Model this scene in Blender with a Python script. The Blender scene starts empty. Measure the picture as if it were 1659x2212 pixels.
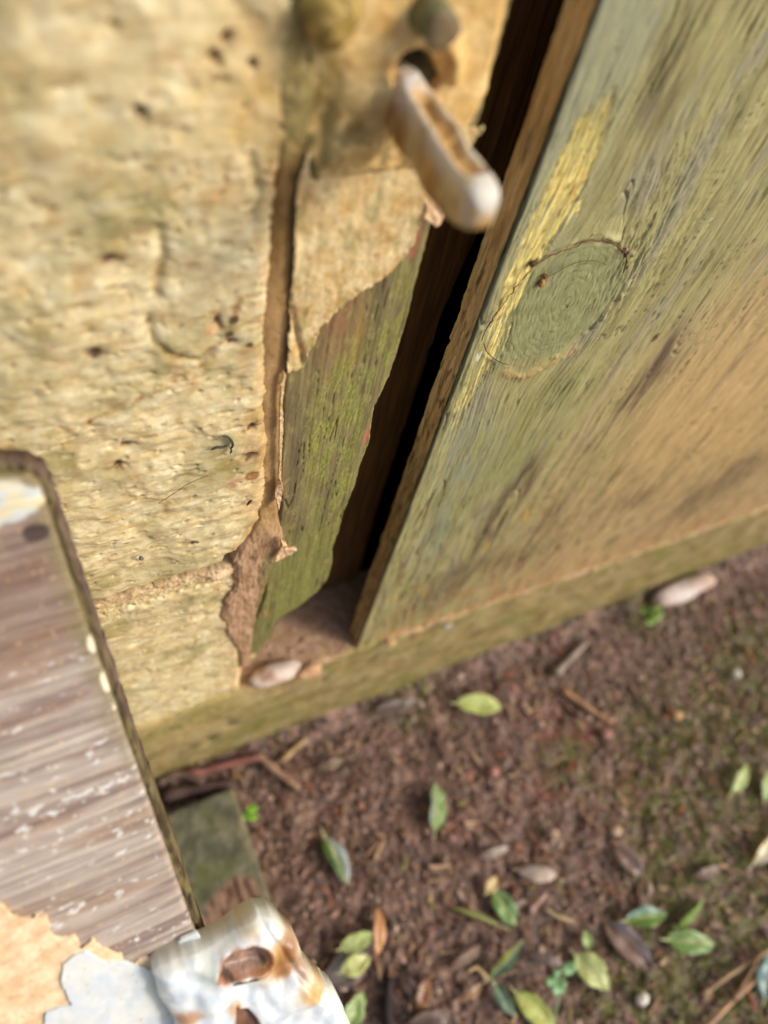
import bpy, math, random
import numpy as np

# ------------------------------------------------------------------ camera, world, sun, exposure
scene = bpy.context.scene
COL = scene.collection
CAM_H = 0.60                       # camera height above the soil, metres
F_PX = 769.0                       # focal length in pixels of a 768-wide frame
K = 768.0 / 1659.0                 # photo measurements below were taken on a 1659-wide copy
R = np.array([[0.89802429, -0.26462234, 0.35146463],
              [-0.40494392, -0.80944624, 0.42522606],
              [0.17196741, -0.5241868, -0.8340596]])   # rows: world X, Y, Z seen by the camera (x right, y down, z ahead)
CAM = np.array([0.0, 0.0, CAM_H])

cam_data = bpy.data.cameras.new("camera")
cam_data.sensor_width = 36.0
cam_data.lens = 36.0 * F_PX / 1024.0
cam_data.clip_start = 0.005
cam_data.clip_end = 200.0
cam_data.dof.use_dof = True
cam_data.dof.focus_distance = 0.278
cam_data.dof.aperture_fstop = 5.6
cam = bpy.data.objects.new("camera", cam_data)
COL.objects.link(cam)
from mathutils import Matrix, Vector
_m = np.eye(4)
_m[:3, 0] = R[:, 0]; _m[:3, 1] = -R[:, 1]; _m[:3, 2] = -R[:, 2]; _m[:3, 3] = CAM
cam.matrix_world = Matrix(_m.tolist())
scene.camera = cam

SUN_DIR = Vector((0.62, -0.52, 0.60)).normalized()      # towards the sun
elev = math.asin(SUN_DIR.z)
azim = math.atan2(SUN_DIR.x, SUN_DIR.y)
world = bpy.data.worlds.new("World")
scene.world = world
world.use_nodes = True
wn = world.node_tree
sky = wn.nodes.new("ShaderNodeTexSky")
sky.sky_type = 'NISHITA'
sky.sun_disc = False
sky.sun_elevation = elev
sky.sun_rotation = azim
sky.dust_density = 3.0
wn.nodes["Background"].inputs["Strength"].default_value = 0.125
wn.links.new(sky.outputs[0], wn.nodes["Background"].inputs["Color"])
sun_data = bpy.data.lights.new("sun", 'SUN')
sun_data.energy = 1.5
sun_data.angle = math.radians(14)
sun_data.color = (1.0, 0.93, 0.82)
sun = bpy.data.objects.new("sun", sun_data)
sun.rotation_euler = SUN_DIR.to_track_quat('Z', 'Y').to_euler()
sun.location = (2, -2, 3)
COL.objects.link(sun)
scene.view_settings.view_transform = 'Standard'
scene.view_settings.look = 'None'
scene.view_settings.gamma = 1.0
scene.view_settings.use_curve_mapping = False
scene.view_settings.exposure = 0.56

# ------------------------------------------------------------------ measuring helpers
def ray(p):
    v = np.array([(p[0] * K - 384) / F_PX, (p[1] * K - 512) / F_PX, 1.0])
    return R @ v

def on(p, axis, val):
    r = ray(p)
    return CAM + (val - CAM[axis]) / r[axis] * r

def on_plane(p, o, n):
    r = ray(p)
    return CAM + np.dot(o - CAM, n) / np.dot(r, n) * r

WALL_Y, JAMB_Y, DOOR_Y, SILL_Y = 0.148, 0.148, 0.1490, 0.1466

def W(pts, y=WALL_Y):              # measured points -> (x, z) on the vertical plane at y
    return np.array([on(p, 1, y)[[0, 2]] for p in pts])

def G(p, z=0.0):                   # measured point -> (x, y) on the soil
    return on(p, 2, z)[:2]

# ------------------------------------------------------------------ noise
def _hash(ix, iy, seed):
    h = (ix.astype(np.int64) * 374761393 + iy.astype(np.int64) * 668265263 + seed * 974711) & 0xFFFFFFFF
    h = ((h ^ (h >> 13)) * 1274126177) & 0xFFFFFFFF
    h = h ^ (h >> 16)
    return (h & 0xFFFFFF) / float(0x1000000)

def noise(x, y, seed=0):
    xi = np.floor(x); yi = np.floor(y)
    xf = x - xi; yf = y - yi
    u = xf * xf * xf * (xf * (xf * 6 - 15) + 10); v = yf * yf * yf * (yf * (yf * 6 - 15) + 10)
    def g(ox, oy):
        a = _hash(xi + ox, yi + oy, seed) * 6.2831853
        return np.cos(a) * (xf - ox) + np.sin(a) * (yf - oy)
    n = (g(0, 0) * (1 - u) + g(1, 0) * u) * (1 - v) + (g(0, 1) * (1 - u) + g(1, 1) * u) * v
    return n * 1.5

def fbm(x, y, o=4, seed=0, gain=0.5):
    t = 0; a = 1.0; s = 0
    for i in range(o):
        t = t + a * noise(x, y, seed + 17 * i); s += a
        x = x * 2.03 + 11.3; y = y * 2.03 - 7.7; a *= gain
    return t / s

def ridge(x, y, o=3, seed=0):
    t = 0; a = 1.0; s = 0
    for i in range(o):
        t = t + a * (1 - np.abs(noise(x, y, seed + 13 * i)) * 2); s += a
        x = x * 2.1 + 3.1; y = y * 2.1 + 9.2; a *= 0.5
    return t / s

def worley(x, y, seed=0):
    xi = np.floor(x); yi = np.floor(y)
    best = np.full(np.shape(x), 9.0); idv = np.zeros(np.shape(x))
    for ox in (-1, 0, 1):
        for oy in (-1, 0, 1):
            cx = xi + ox; cy = yi + oy
            px_ = cx + _hash(cx, cy, seed); py_ = cy + _hash(cx, cy, seed + 5)
            d = np.hypot(px_ - x, py_ - y)
            m = d < best
            best = np.where(m, d, best); idv = np.where(m, _hash(cx, cy, seed + 9), idv)
    return best, idv

def ss(a, b, x):
    t = np.clip((x - a) / (b - a), 0, 1)
    return t * t * (3 - 2 * t)

def lin(r, g, b):
    c = np.array([r, g, b]) / 255.0
    return np.where(c <= 0.04045, c / 12.92, ((c + 0.055) / 1.055) ** 2.4)

def mix(a, b, t):
    a = np.asarray(a, float); b = np.asarray(b, float)
    return a + (b - a) * np.clip(np.asarray(t), 0, 1)[..., None]

def segd(u, v, pts, closed=False):
    d = np.full(np.shape(u), 1e9)
    n = len(pts)
    for i in range(n if closed else n - 1):
        ax, ay = pts[i]; bx, by = pts[(i + 1) % n]
        dx, dy = bx - ax, by - ay
        t = np.clip(((u - ax) * dx + (v - ay) * dy) / (dx * dx + dy * dy + 1e-18), 0, 1)
        d = np.minimum(d, (u - ax - t * dx) ** 2 + (v - ay - t * dy) ** 2)
    return np.sqrt(d)

def inside(u, v, pts):
    c = np.zeros(np.shape(u), bool); n = len(pts)
    for i in range(n):
        ax, ay = pts[i]; bx, by = pts[(i + 1) % n]
        if ay == by: continue
        c ^= ((ay > v) != (by > v)) & (u < (bx - ax) * (v - ay) / (by - ay) + ax)
    return c

def sdf(u, v, pts):
    d = segd(u, v, pts, True)
    return np.where(inside(u, v, pts), d, -d)

def blob(u, v, c, rx, ry=None):
    ry = ry or rx
    return np.exp(-(((u - c[0]) / rx) ** 2 + ((v - c[1]) / ry) ** 2))

def axis(lo, a, b, hi, fine, coarse):
    p = []
    if lo < a: p.append(a - np.cumsum(np.geomspace(fine, coarse, 200))[::-1]); p[0] = p[0][p[0] > lo]; p[0] = np.concatenate([[lo], p[0]])
    p.append(np.arange(a, b, fine))
    if hi > b:
        q = b + np.cumsum(np.geomspace(fine, coarse, 200)) - fine; q = q[q < hi]; p.append(np.concatenate([q, [hi]]))
    else: p.append(np.array([b]))
    return np.unique(np.concatenate(p))

# ------------------------------------------------------------------ meshes
def make_mesh(name, verts, faces, cols, mat, parent=None, smooth=True):
    verts = np.asarray(verts, np.float32); me = bpy.data.meshes.new(name)
    quads = np.asarray(faces, np.int32) if not isinstance(faces, tuple) else None
    if quads is not None:
        k = quads.shape[1]
        loops = quads.ravel(); starts = np.arange(0, len(loops), k); tot = np.full(len(quads), k)
    else:
        q, t = faces
        loops = np.concatenate([q.ravel(), t.ravel()]); starts = np.concatenate([np.arange(len(q)) * 4, len(q) * 4 + np.arange(len(t)) * 3])
        tot = np.concatenate([np.full(len(q), 4), np.full(len(t), 3)])
    me.vertices.add(len(verts)); me.vertices.foreach_set("co", verts.ravel())
    me.loops.add(len(loops)); me.loops.foreach_set("vertex_index", loops.astype(np.int32))
    me.polygons.add(len(starts)); me.polygons.foreach_set("loop_start", starts.astype(np.int32)); me.polygons.foreach_set("loop_total", tot.astype(np.int32))
    me.polygons.foreach_set("use_smooth", np.full(len(starts), smooth))
    me.update(calc_edges=True); me.validate()
    a = me.color_attributes.new("Col", 'FLOAT_COLOR', 'POINT')
    cols = np.asarray(cols, float)
    if cols.ndim == 1: cols = np.tile(cols, (len(verts), 1))
    c4 = np.ones((len(verts), 4), np.float32); c4[:, :3] = np.clip(cols, 0.004, 0.9)
    a.data.foreach_set("color", c4.ravel())
    me.materials.append(mat)
    o = bpy.data.objects.new(name, me); COL.objects.link(o)
    if parent is not None: o.parent = parent
    return o

def wall_frame(y):                 # (u, v, h) -> world, h towards the viewer
    return lambda u, v, h: np.stack([u, np.full_like(u, y) - h, v], -1)

def sheet(name, us, vs, frame, hfun, cfun, mat, parent=None, poly=None, ragged=None, thick=0.0, back=False, back_shift=None, holes=()):
    """A dense relief: grid (us, vs), clipped to a polygon with a snapped ragged edge, edges extruded back by thick."""
    U, V = np.meshgrid(us, vs, indexing='ij')
    nu, nv = U.shape
    idx = np.arange(nu * nv).reshape(nu, nv)
    q = np.stack([idx[:-1, :-1], idx[1:, :-1], idx[1:, 1:], idx[:-1, 1:]], -1).reshape(-1, 4)
    u = U.ravel().copy(); v = V.ravel().copy()
    if poly is not None:
        s = sdf(u, v, poly)
        for hp in holes: s = np.minimum(s, -sdf(u, v, hp))
        if ragged is not None: s = s + ragged(u, v)
        S = s.reshape(nu, nv)
        gu = np.gradient(S, us, axis=0).ravel(); gv = np.gradient(S, vs, axis=1).ravel()
        keep = (s[q] > 0).any(1)
        q = q[keep]
        used = np.unique(q)
        out = used[s[used] <= 0]
        g = np.hypot(gu[out], gv[out]) + 1e-6
        st = np.clip(-s[out] / g, 0, 1.5 * max(us[1] - us[0], vs[1] - vs[0]))
        u[out] += st * gu[out] / g; v[out] += st * gv[out] / g
        d = np.maximum(s, 0)
        remap = np.full(len(u), -1); remap[used] = np.arange(len(used))
        q = remap[q]; u = u[used]; v = v[used]; d = d[used]
    else:
        d = np.full(len(u), 1.0)
    h = hfun(u, v, d)
    c = np.asarray(cfun(u, v, d, h))
    if c.ndim == 1: c = np.tile(c, (len(u), 1))
    P = frame(u, v, h)
    # make the normal point along +h
    a, b, cc = P[q[:, 0]], P[q[:, 1]], P[q[:, 2]]
    nrm = np.cross(b - a, cc - a).mean(0)
    up = (frame(u[:1], v[:1], h[:1] + 1) - P[:1])[0]
    if np.dot(nrm, up) < 0: q = q[:, ::-1]
    if thick > 0:
        e = np.concatenate([q[:, [0, 1]], q[:, [1, 2]], q[:, [2, 3]], q[:, [3, 0]]])
        key = np.sort(e, 1); key = key[:, 0].astype(np.int64) * (len(u) + 1) + key[:, 1]
        un, inv, cnt = np.unique(key, return_inverse=True, return_counts=True)
        be = e[cnt[inv] == 1]
        n0 = len(u)
        if back:
            bv = np.arange(n0)
        else:
            bv = np.unique(be)
        m2 = np.full(n0, -1); m2[bv] = np.arange(len(bv)) + n0
        if callable(thick): pass
        Pb = frame(u[bv], v[bv], (h[bv] - thick) if not back else np.full(len(bv), h.min() - thick))
        if back_shift is not None: Pb = Pb + np.asarray(back_shift)
        side = np.stack([be[:, 1], be[:, 0], m2[be[:, 0]], m2[be[:, 1]]], -1)
        P = np.concatenate([P, Pb]); c = np.concatenate([c, c[bv]])
        q = np.concatenate([q, side])
        if back: q = np.concatenate([q, m2[q[:len(q) - len(side)]][:, ::-1]])
    return make_mesh(name, P, q, c, mat, parent)

def tube(name, pts, rad, cols, mat, parent=None, n=8, seed=0, flat=1.0):
    pts = np.asarray(pts, float); rad = np.asarray(rad, float) * np.ones(len(pts))
    V = []; up0 = np.array([0, 0, 1.0])
    rs = np.random.RandomState(seed)
    for i in range(len(pts)):
        t = pts[min(i + 1, len(pts) - 1)] - pts[max(i - 1, 0)]; t /= np.linalg.norm(t) + 1e-12
        up = up0 if abs(t[2]) < 0.9 else np.array([1.0, 0, 0])
        a = np.cross(t, up); a /= np.linalg.norm(a); b = np.cross(a, t)
        for k in range(n):
            an = 2 * math.pi * k / n
            r = rad[i] * (1 + rs.uniform(-.12, .12))
            V.append(pts[i] + a * math.cos(an) * r + b * math.sin(an) * r * flat)
    Q = []
    for i in range(len(pts) - 1):
        for k in range(n):
            k2 = (k + 1) % n
            Q.append([i * n + k, i * n + k2, (i + 1) * n + k2, (i + 1) * n + k])
    T = []
    for base, rev in ((0, True), ((len(pts) - 1) * n, False)):
        c = len(V); V.append(np.mean(V[base:base + n], 0))
        for k in range(n):
            a_, b_ = base + k, base + (k + 1) % n
            T.append([c, b_, a_] if rev else [c, a_, b_])
    cols = np.asarray(cols, float)
    if cols.ndim == 2: cols = np.concatenate([np.repeat(cols, n, 0), cols[[0, -1]]])
    return make_mesh(name, V, (np.array(Q), np.array(T)), cols, mat, parent)

def smooth_path(pts, n=6):
    pts = np.asarray(pts, float); out = []
    m = len(pts)
    for i in range(m - 1):
        p0, p1, p2, p3 = pts[max(i - 1, 0)], pts[i], pts[i + 1], pts[min(i + 2, m - 1)]
        for k in range(n):
            t = k / n
            out.append(0.5 * ((2 * p1) + (-p0 + p2) * t + (2 * p0 - 5 * p1 + 4 * p2 - p3) * t * t + (-p0 + 3 * p1 - 3 * p2 + p3) * t ** 3))
    out.append(pts[-1])
    return np.array(out)

# ------------------------------------------------------------------ materials (attribute colour x procedural grain + bump)
def material(name, rough=0.7, spec=0.35, scales=((900, 0.0004, 1), (3000, 0.00012, 1)), stretch=(1, 1, 1), var=0.25, var_scale=600, hue=None, rough_var=0.12, sub=0.0, trans=0.0):
    m = bpy.data.materials.new(name); m.use_nodes = True
    nt = m.node_tree; N = nt.nodes; L = nt.links
    b = N["Principled BSDF"]
    at = N.new("ShaderNodeAttribute"); at.attribute_name = "Col"
    geo = N.new("ShaderNodeNewGeometry")
    mp = N.new("ShaderNodeMapping"); mp.inputs["Scale"].default_value = stretch
    L.new(geo.outputs["Position"], mp.inputs["Vector"])
    n1 = N.new("ShaderNodeTexNoise"); n1.inputs["Scale"].default_value = var_scale; n1.inputs["Detail"].default_value = 5; n1.inputs["Roughness"].default_value = 0.65
    L.new(mp.outputs[0], n1.inputs["Vector"])
    mr = N.new("ShaderNodeMapRange"); mr.inputs["From Min"].default_value = 0.3; mr.inputs["From Max"].default_value = 0.7
    mr.inputs["To Min"].default_value = 1 - var; mr.inputs["To Max"].default_value = 1 + var
    L.new(n1.outputs["Fac"], mr.inputs["Value"])
    mul = N.new("ShaderNodeVectorMath"); mul.operation = 'SCALE'
    L.new(at.outputs["Color"], mul.inputs[0]); L.new(mr.outputs[0], mul.inputs["Scale"])
    src = mul.outputs[0]
    if hue is not None:            # a second tint in small patches
        n2 = N.new("ShaderNodeTexNoise"); n2.inputs["Scale"].default_value = var_scale * 0.4; n2.inputs["Detail"].default_value = 6
        L.new(mp.outputs[0], n2.inputs["Vector"])
        r2 = N.new("ShaderNodeMapRange"); r2.inputs["From Min"].default_value = 0.5; r2.inputs["From Max"].default_value = 0.75
        L.new(n2.outputs["Fac"], r2.inputs["Value"])
        mx = N.new("ShaderNodeMix"); mx.data_type = 'RGBA'; mx.blend_type = 'MULTIPLY'
        L.new(r2.outputs[0], mx.inputs["Factor"]); L.new(src, mx.inputs["A"]); mx.inputs["B"].default_value = (*hue, 1)
        src = mx.outputs["Result"]
    L.new(src, b.inputs["Base Color"])
    rr = N.new("ShaderNodeMapRange"); rr.inputs["To Min"].default_value = rough - rough_var; rr.inputs["To Max"].default_value = min(1, rough + rough_var)
    L.new(n1.outputs["Fac"], rr.inputs["Value"]); L.new(rr.outputs[0], b.inputs["Roughness"])
    b.inputs["Specular IOR Level"].default_value = spec
    prev = None
    for sc, dist, stx in scales:
        nb = N.new("ShaderNodeTexNoise"); nb.inputs["Scale"].default_value = sc; nb.inputs["Detail"].default_value = 3
        L.new(mp.outputs[0] if stx else geo.outputs["Position"], nb.inputs["Vector"])
        bp = N.new("ShaderNodeBump"); bp.inputs["Strength"].default_value = 1.0; bp.inputs["Distance"].default_value = dist
        L.new(nb.outputs["Fac"], bp.inputs["Height"])
        if prev is not None: L.new(prev.outputs[0], bp.inputs["Normal"])
        prev = bp
    if prev is not None: L.new(prev.outputs[0], b.inputs["Normal"])
    if sub > 0:
        b.inputs["Subsurface Weight"].default_value = sub; b.inputs["Subsurface Radius"].default_value = (0.004, 0.002, 0.001); b.inputs["Subsurface Scale"].default_value = 0.3
    if trans > 0:
        tr = N.new("ShaderNodeBsdfTranslucent"); L.new(src, tr.inputs["Color"])
        ms = N.new("ShaderNodeMixShader"); ms.inputs[0].default_value = trans
        L.new(b.outputs[0], ms.inputs[1]); L.new(tr.outputs[0], ms.inputs[2]); L.new(ms.outputs[0], N["Material Output"].inputs["Surface"])
    return m

M_STONE = material("painted_stone", 0.6, 0.3, ((420, 0.0002, 1), (1800, 0.00005, 1)), (0.85, 1, 1), 0.09, 500, (0.88, 0.78, 0.58))
M_FILL = material("filler", 0.7, 0.2, ((500, 0.0004, 0), (2600, 0.0001, 0)), (1, 1, 1), 0.12, 400)
M_BARE = material("bare_wood", 0.88, 0.12, ((700, 0.0002, 1), (2600, 0.0002, 0)), (1, 1, 0.08), 0.14, 900)
M_FILM = material("paint_film", 0.55, 0.35, ((600, 0.0003, 0), (2400, 0.0001, 0)), (1, 1, 1), 0.14, 450, (0.80, 0.68, 0.46))
M_DOOR = material("door_paint", 0.46, 0.45, ((900, 0.0002, 1), (2000, 0.00014, 0)), (1, 1, 0.2), 0.14, 700)
M_EDGE = material("door_edge_wood", 0.8, 0.2, ((800, 0.0004, 1), (2600, 0.0002, 0)), (1, 1, 0.15), 0.3, 500, (0.72, 0.62, 0.5))
M_SILL = material("painted_sill", 0.65, 0.25, ((300, 0.0005, 0), (1200, 0.00025, 0)), (1, 1, 1), 0.2, 220, (0.86, 0.82, 0.62))
M_GATE = material("weathered_board", 0.6, 0.4, ((700, 0.0003, 1), (2200, 0.00015, 0)), (0.12, 1, 1), 0.2, 600)
M_WHITE = material("white_gloss_paint", 0.42, 0.6, ((200, 0.00015, 0), (1200, 0.00003, 0)), (1, 1, 1), 0.06, 300)
M_CREAM = material("flaking_cream_paint", 0.6, 0.35, ((500, 0.0004, 0), (1800, 0.00015, 0)), (1, 1, 1), 0.1, 400)
M_SOIL = material("soil", 0.6, 0.45, ((260, 0.0009, 0), (900, 0.0004, 0)), (1, 1, 1), 0.32, 260)
M_BIT = material("litter", 0.75, 0.25, ((900, 0.0003, 0),), (1, 1, 1), 0.2, 500)
M_LEAF = material("leaf", 0.32, 0.5, ((500, 0.0003, 0),), (1, 1, 1), 0.14, 350, None, 0.1, 0, 0.2)
M_CONC = material("edging_stone", 0.85, 0.2, ((500, 0.0004, 0), (1600, 0.0002, 0)), (1, 1, 1), 0.2, 300)

def thing(name, label, cat, loc=(0, 0, 0), group=None):
    o = bpy.data.objects.new(name, None); COL.objects.link(o)
    o.empty_display_size = 0.02
    o["label"] = label; o["category"] = cat
    if group: o["group"] = group
    return o

def tag(o, label, cat, group=None):
    o["label"] = label; o["category"] = cat
    if group: o["group"] = group
    return o

CREAM = lin(214, 198, 152); CREAM_HI = lin(230, 218, 178); OCHRE = lin(186, 156, 104); OLIVE = lin(156, 148, 104); BROWN = lin(92, 62, 38)

# ================================================================== ground
def soil_h(x, y):
    f1, i1 = worley(x / 0.005, y / 0.005, 3)
    f2, i2 = worley(x / 0.0026, y / 0.0026, 8)
    h = 0.0035 * fbm(x / 0.05, y / 0.05, 3, 2) + 0.003 * fbm(x / 0.012, y / 0.012, 3, 4)
    h = h + 0.0014 * np.maximum(0, 0.55 - f1) * (i1 > 0.5) + 0.0016 * np.maximum(0, 0.6 - f2) * (i2 > 0.3)
    h = h + 0.010 * ss(0.128, 0.150, y) * (0.7 + 1.2 * fbm(x / 0.03, y / 0.03, 4, 9)) * ss(-1.2, -1.0, x)
    return h
MOSS_SPOTS = [((1620, 1560), 0.05), ((1590, 1750), 0.05), ((1500, 1850), 0.04), ((1600, 1980), 0.05), ((1480, 2160), 0.045), ((1350, 2180), 0.03), ((1420, 1600), 0.03), ((880, 1500), 0.02), ((1390, 1330), 0.02), ((1230, 1650), 0.02), ((1560, 1640), 0.05), ((1640, 1420), 0.04), ((1540, 2060), 0.04), ((1440, 1740), 0.03)]
RED_SPOTS = [((1385, 1700), 0.018), ((1200, 1560), 0.02), ((1370, 1700), 0.01), ((1180, 1710), 0.012), ((980, 1780), 0.012), ((1280, 1600), 0.015)]
def moss_mask(x, y):
    m = 0
    for p, r in MOSS_SPOTS: m = m + blob(x, y, G(p), r)
    return np.clip(m * 1.3, 0, 1) * ss(-0.35, 0.15, fbm(x / 0.012, y / 0.012, 4, 21))
def soil_c(x, y):
    f1, i1 = worley(x / 0.005, y / 0.005, 3)
    f2, i2 = worley(x / 0.0026, y / 0.0026, 8)
    c = mix(lin(88, 64, 52), lin(124, 94, 78), ss(-0.5, 0.5, fbm(x / 0.014, y / 0.014, 4, 31)))
    c = mix(c, lin(70, 50, 42), 0.65 * ss(0.0, 0.45, fbm(x / 0.045, y / 0.045, 4, 33)))
    c = mix(c, lin(150, 118, 98), (i1 > 0.75) * 0.5 * ss(0.5, 0.3, f1))
    c = mix(c, lin(66, 50, 42), (i2 < 0.25) * 0.6)
    c = mix(c, lin(160, 130, 108), (i2 > 0.9) * 0.6)
    r = 0
    for p, s in RED_SPOTS: r = r + blob(x, y, G(p), s)
    c = mix(c, lin(140, 74, 56), r * 0.75 * ss(-0.4, 0.4, fbm(x / 0.01, y / 0.01, 3, 5)))
    c = mix(c, lin(106, 104, 54), moss_mask(x, y) * 0.85)
    return c
us = axis(-40, -0.16, 0.66, 40, 0.0014, 3.0); vs = axis(-40, -0.22, 0.17, 40, 0.0014, 3.0)
g = sheet("ground", us, vs, lambda u, v, h: np.stack([u, v, h], -1), lambda u, v, d: soil_h(u, v), lambda u, v, d, h: soil_c(u, v), M_SOIL)
g["kind"] = "structure"

# ================================================================== painted stone wall on the left
wall = thing("stone_wall", "cream painted rough stone wall with brown pits left of the bare post", "wall")
EDGE = W([(672, -200), (664, 0), (656, 200), (646, 300), (628, 365), (610, 410), (604, 480), (596, 560), (580, 720), (582, 800), (584, 850), (576, 900), (588, 960), (582, 1000), (582, 1060), (572, 1120), (548, 1155), (520, 1185), (508, 1205)])
EDGE_LOW = W([(526, 1200), (532, 1250), (520, 1285), (502, 1310), (498, 1340), (508, 1372), (516, 1400), (520, 1440), (520, 1500)])
PITS = [((490, 88), 11, 9), ((465, 128), 11, 8), ((548, 140), 10, 7), ((300, 245), 13, 10), ((240, 565), 19, 10), ((205, 765), 22, 12), ((612, 385), 16, 14), ((470, 700), 8, 12),
        ((540, 990), 16, 9), ((500, 740), 10, 6), ((545, 925), 11, 8), ((275, 965), 12, 6), ((255, 1010), 10, 9), ((620, 1040), 6, 4), ((590, 1025), 9, 6), ((415, 1172), 5, 3)]
STAINS = [([(160, 935), (240, 890), (330, 850), (440, 790), (480, 745), (520, 650)], 9, 0.55), ([(320, 690), (335, 740), (370, 772), (430, 780), (455, 760)], 5, 0.9), ([(345, 500), (352, 560), (340, 640)], 13, 0.5),
          ([(540, 340), (560, 420), (545, 480)], 10, 0.5), ([(200, 1060), (300, 1075), (380, 1090)], 5, 0.4), ([(230, 1030), (330, 1065), (420, 1050)], 4, 0.35), ([(515, 850), (560, 845), (575, 870)], 9, 0.35),
          ([(555, 890), (570, 960), (560, 1040)], 10, 0.3)]
def wall_relief(u, v, amp=1.0):
    h = 0.0016 * fbm(u / 0.03, v / 0.03, 3, 40)
    h = h + 0.0010 * amp * fbm(u / 0.014 + 0.5 * noise(u / 0.01, v / 0.01, 3), v / 0.010, 2, 45) + 0.00036 * amp * fbm(u / 0.0072 + 0.6 * noise(u / 0.008, v / 0.008, 3), v / 0.0042, 3, 41, 0.45)
    pk, pi_ = worley(u / 0.0042 + 0.5 * noise(u / .004, v / .004, 9), v / 0.0030, 46)
    h = h - 0.0005 * ss(0.45, 0.1, pk) * (pi_ > 0.80)
    h = h + 0.00012 * amp * fbm(u / 0.0024, v / 0.0013, 3, 42)
    h = h - 0.0003 * amp * ss(0.35, 0.7, ridge(u / 0.012, v / 0.006, 3, 43)) * ss(-0.1, 0.4, fbm(u / 0.02, v / 0.02, 2, 44))
    for p, rx, rz in PITS:
        c = W([p])[0]; sc = on(p, 1, WALL_Y); dep = (R.T @ (sc - CAM))[2] / F_PX * K
        h = h - 0.0022 * blob(u + 0.001 * noise(u / .003, v / .003, 4), v, c, rx * dep * 1.1, rz * dep * 1.6)
    for pl, w, k in STAINS[1:4]:
        h = h - 0.0012 * np.exp(-(segd(u, v, W(pl)) / 0.0014) ** 2)
    return h
def wall_color(u, v, h):
    t = fbm(u / 0.011, v / 0.007, 4, 50)
    c = mix(CREAM, CREAM_HI, ss(-0.1, 0.5, t))
    c = mix(c, lin(190, 166, 120), ss(0.0, 0.55, fbm(u / 0.006, v / 0.003, 4, 51)) * 0.7)
    c = mix(c, OLIVE, ss(0.02, 0.5, fbm(u / 0.03, v / 0.03, 3, 52)) * 0.55)
    c = mix(c, lin(150, 140, 100), 0.75 * ss(0.016, 0.006, u) * ss(0.46, 0.53, v))
    c = mix(c, lin(206, 172, 104), 0.6 * blob(u, v, W([(560, 200)])[0], 0.014, 0.02))
    c = mix(c, lin(122, 110, 64), 0.9 * np.exp(-(segd(u, v, W([(655, 20), (650, 180), (655, 280), (625, 380)])) / 0.0050) ** 2) * ss(-0.5, 0.2, fbm(u / 0.004, v / 0.006, 3, 144)))
    c = mix(c, lin(214, 172, 112), 0.5 * ss(0.05, 0.062, u) * ss(0.45, 0.40, v))
    pk, pi_ = worley(u / 0.0042 + 0.5 * noise(u / .004, v / .004, 9), v / 0.0030, 46)
    c = mix(c, lin(140, 112, 70), 0.6 * ss(0.4, 0.1, pk) * (pi_ > 0.80) * ss(-.2, .3, fbm(u / .012, v / .012, 2, 47)))
    c = mix(c, lin(146, 136, 84), 0.7 * ss(0.05, 0.5, fbm(u / 0.020 + 3, v / 0.026, 4, 48)))
    c = mix(c, lin(196, 150, 96), 0.55 * np.exp(-((edge_x(v, EDGE) - u) / 0.006) ** 2) * ss(-0.15, 0.3, fbm(u / 0.005, v / 0.008, 4, 58)))
    c = mix(c, lin(186, 146, 96), 0.45 * ss(0.15, 0.5, fbm(u / 0.010 + 9, v / 0.010, 4, 49)))
    # fine crevice dirt and little chips
    c = mix(c, lin(160, 130, 80), ss(0.3, 0.65, fbm(u / 0.0026, v / 0.0015, 3, 53)) * 0.35)
    c = mix(c, lin(120, 80, 44), ss(0.5, 0.72, fbm(u / 0.0040, v / 0.0022, 4, 54)) * 0.7)
    for p, rx, rz in PITS:
        q = W([p])[0]; dep = (R.T @ (on(p, 1, WALL_Y) - CAM))[2] / F_PX * K
        wob = 0.0016 * fbm(u / 0.0022, v / 0.0016, 3, 6)
        c = mix(c, lin(140, 98, 56), 0.6 * blob(u, v, q, rx * dep * 1.6, rz * dep * 2))
        c = mix(c, lin(84, 60, 44), 0.9 * ss(0.3, 0.8, blob(u + wob, v + wob, q, rx * dep, rz * dep * 1.5)))
    for pl, w, k in STAINS:
        dd = segd(u, v, W(pl)); ww = w * 0.00014
        c = mix(c, lin(140, 112, 52), k * np.exp(-(dd / ww) ** 2) * ss(-0.35, 0.3, fbm(u / 0.003, v / 0.003, 4, 55)))
    dd = segd(u, v, W(STAINS[0][0]))
    c = mix(c, lin(168, 104, 56), 0.8 * np.exp(-(dd / 0.0016) ** 2) * ss(0.05, 0.35, fbm(u / 0.0025, v / 0.002, 3, 56)))
    for p, r, cc in (((460, 715), 0.0022, (204, 170, 126)), ((505, 690), 0.0016, (70, 62, 44)), ((495, 720), 0.0014, (66, 62, 46)), ((540, 745), 0.0012, (74, 66, 48)), ((500, 1045), 0.004, (190, 160, 124)), ((545, 1030), 0.003, (150, 104, 62))):
        c = mix(c, lin(*cc), 0.9 * ss(0.3, 0.6, blob(u, v, W([p])[0], r) + 0.25 * fbm(u / 0.0014, v / 0.0014, 3, 57)))
    c = mix(c, lin(150, 152, 146), 0.0 * u)
    return c
JOINT_Z = 0.3035
def edge_x(z, line):
    o = np.argsort(line[:, 1]); return np.interp(z, line[o, 1], line[o, 0])
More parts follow.
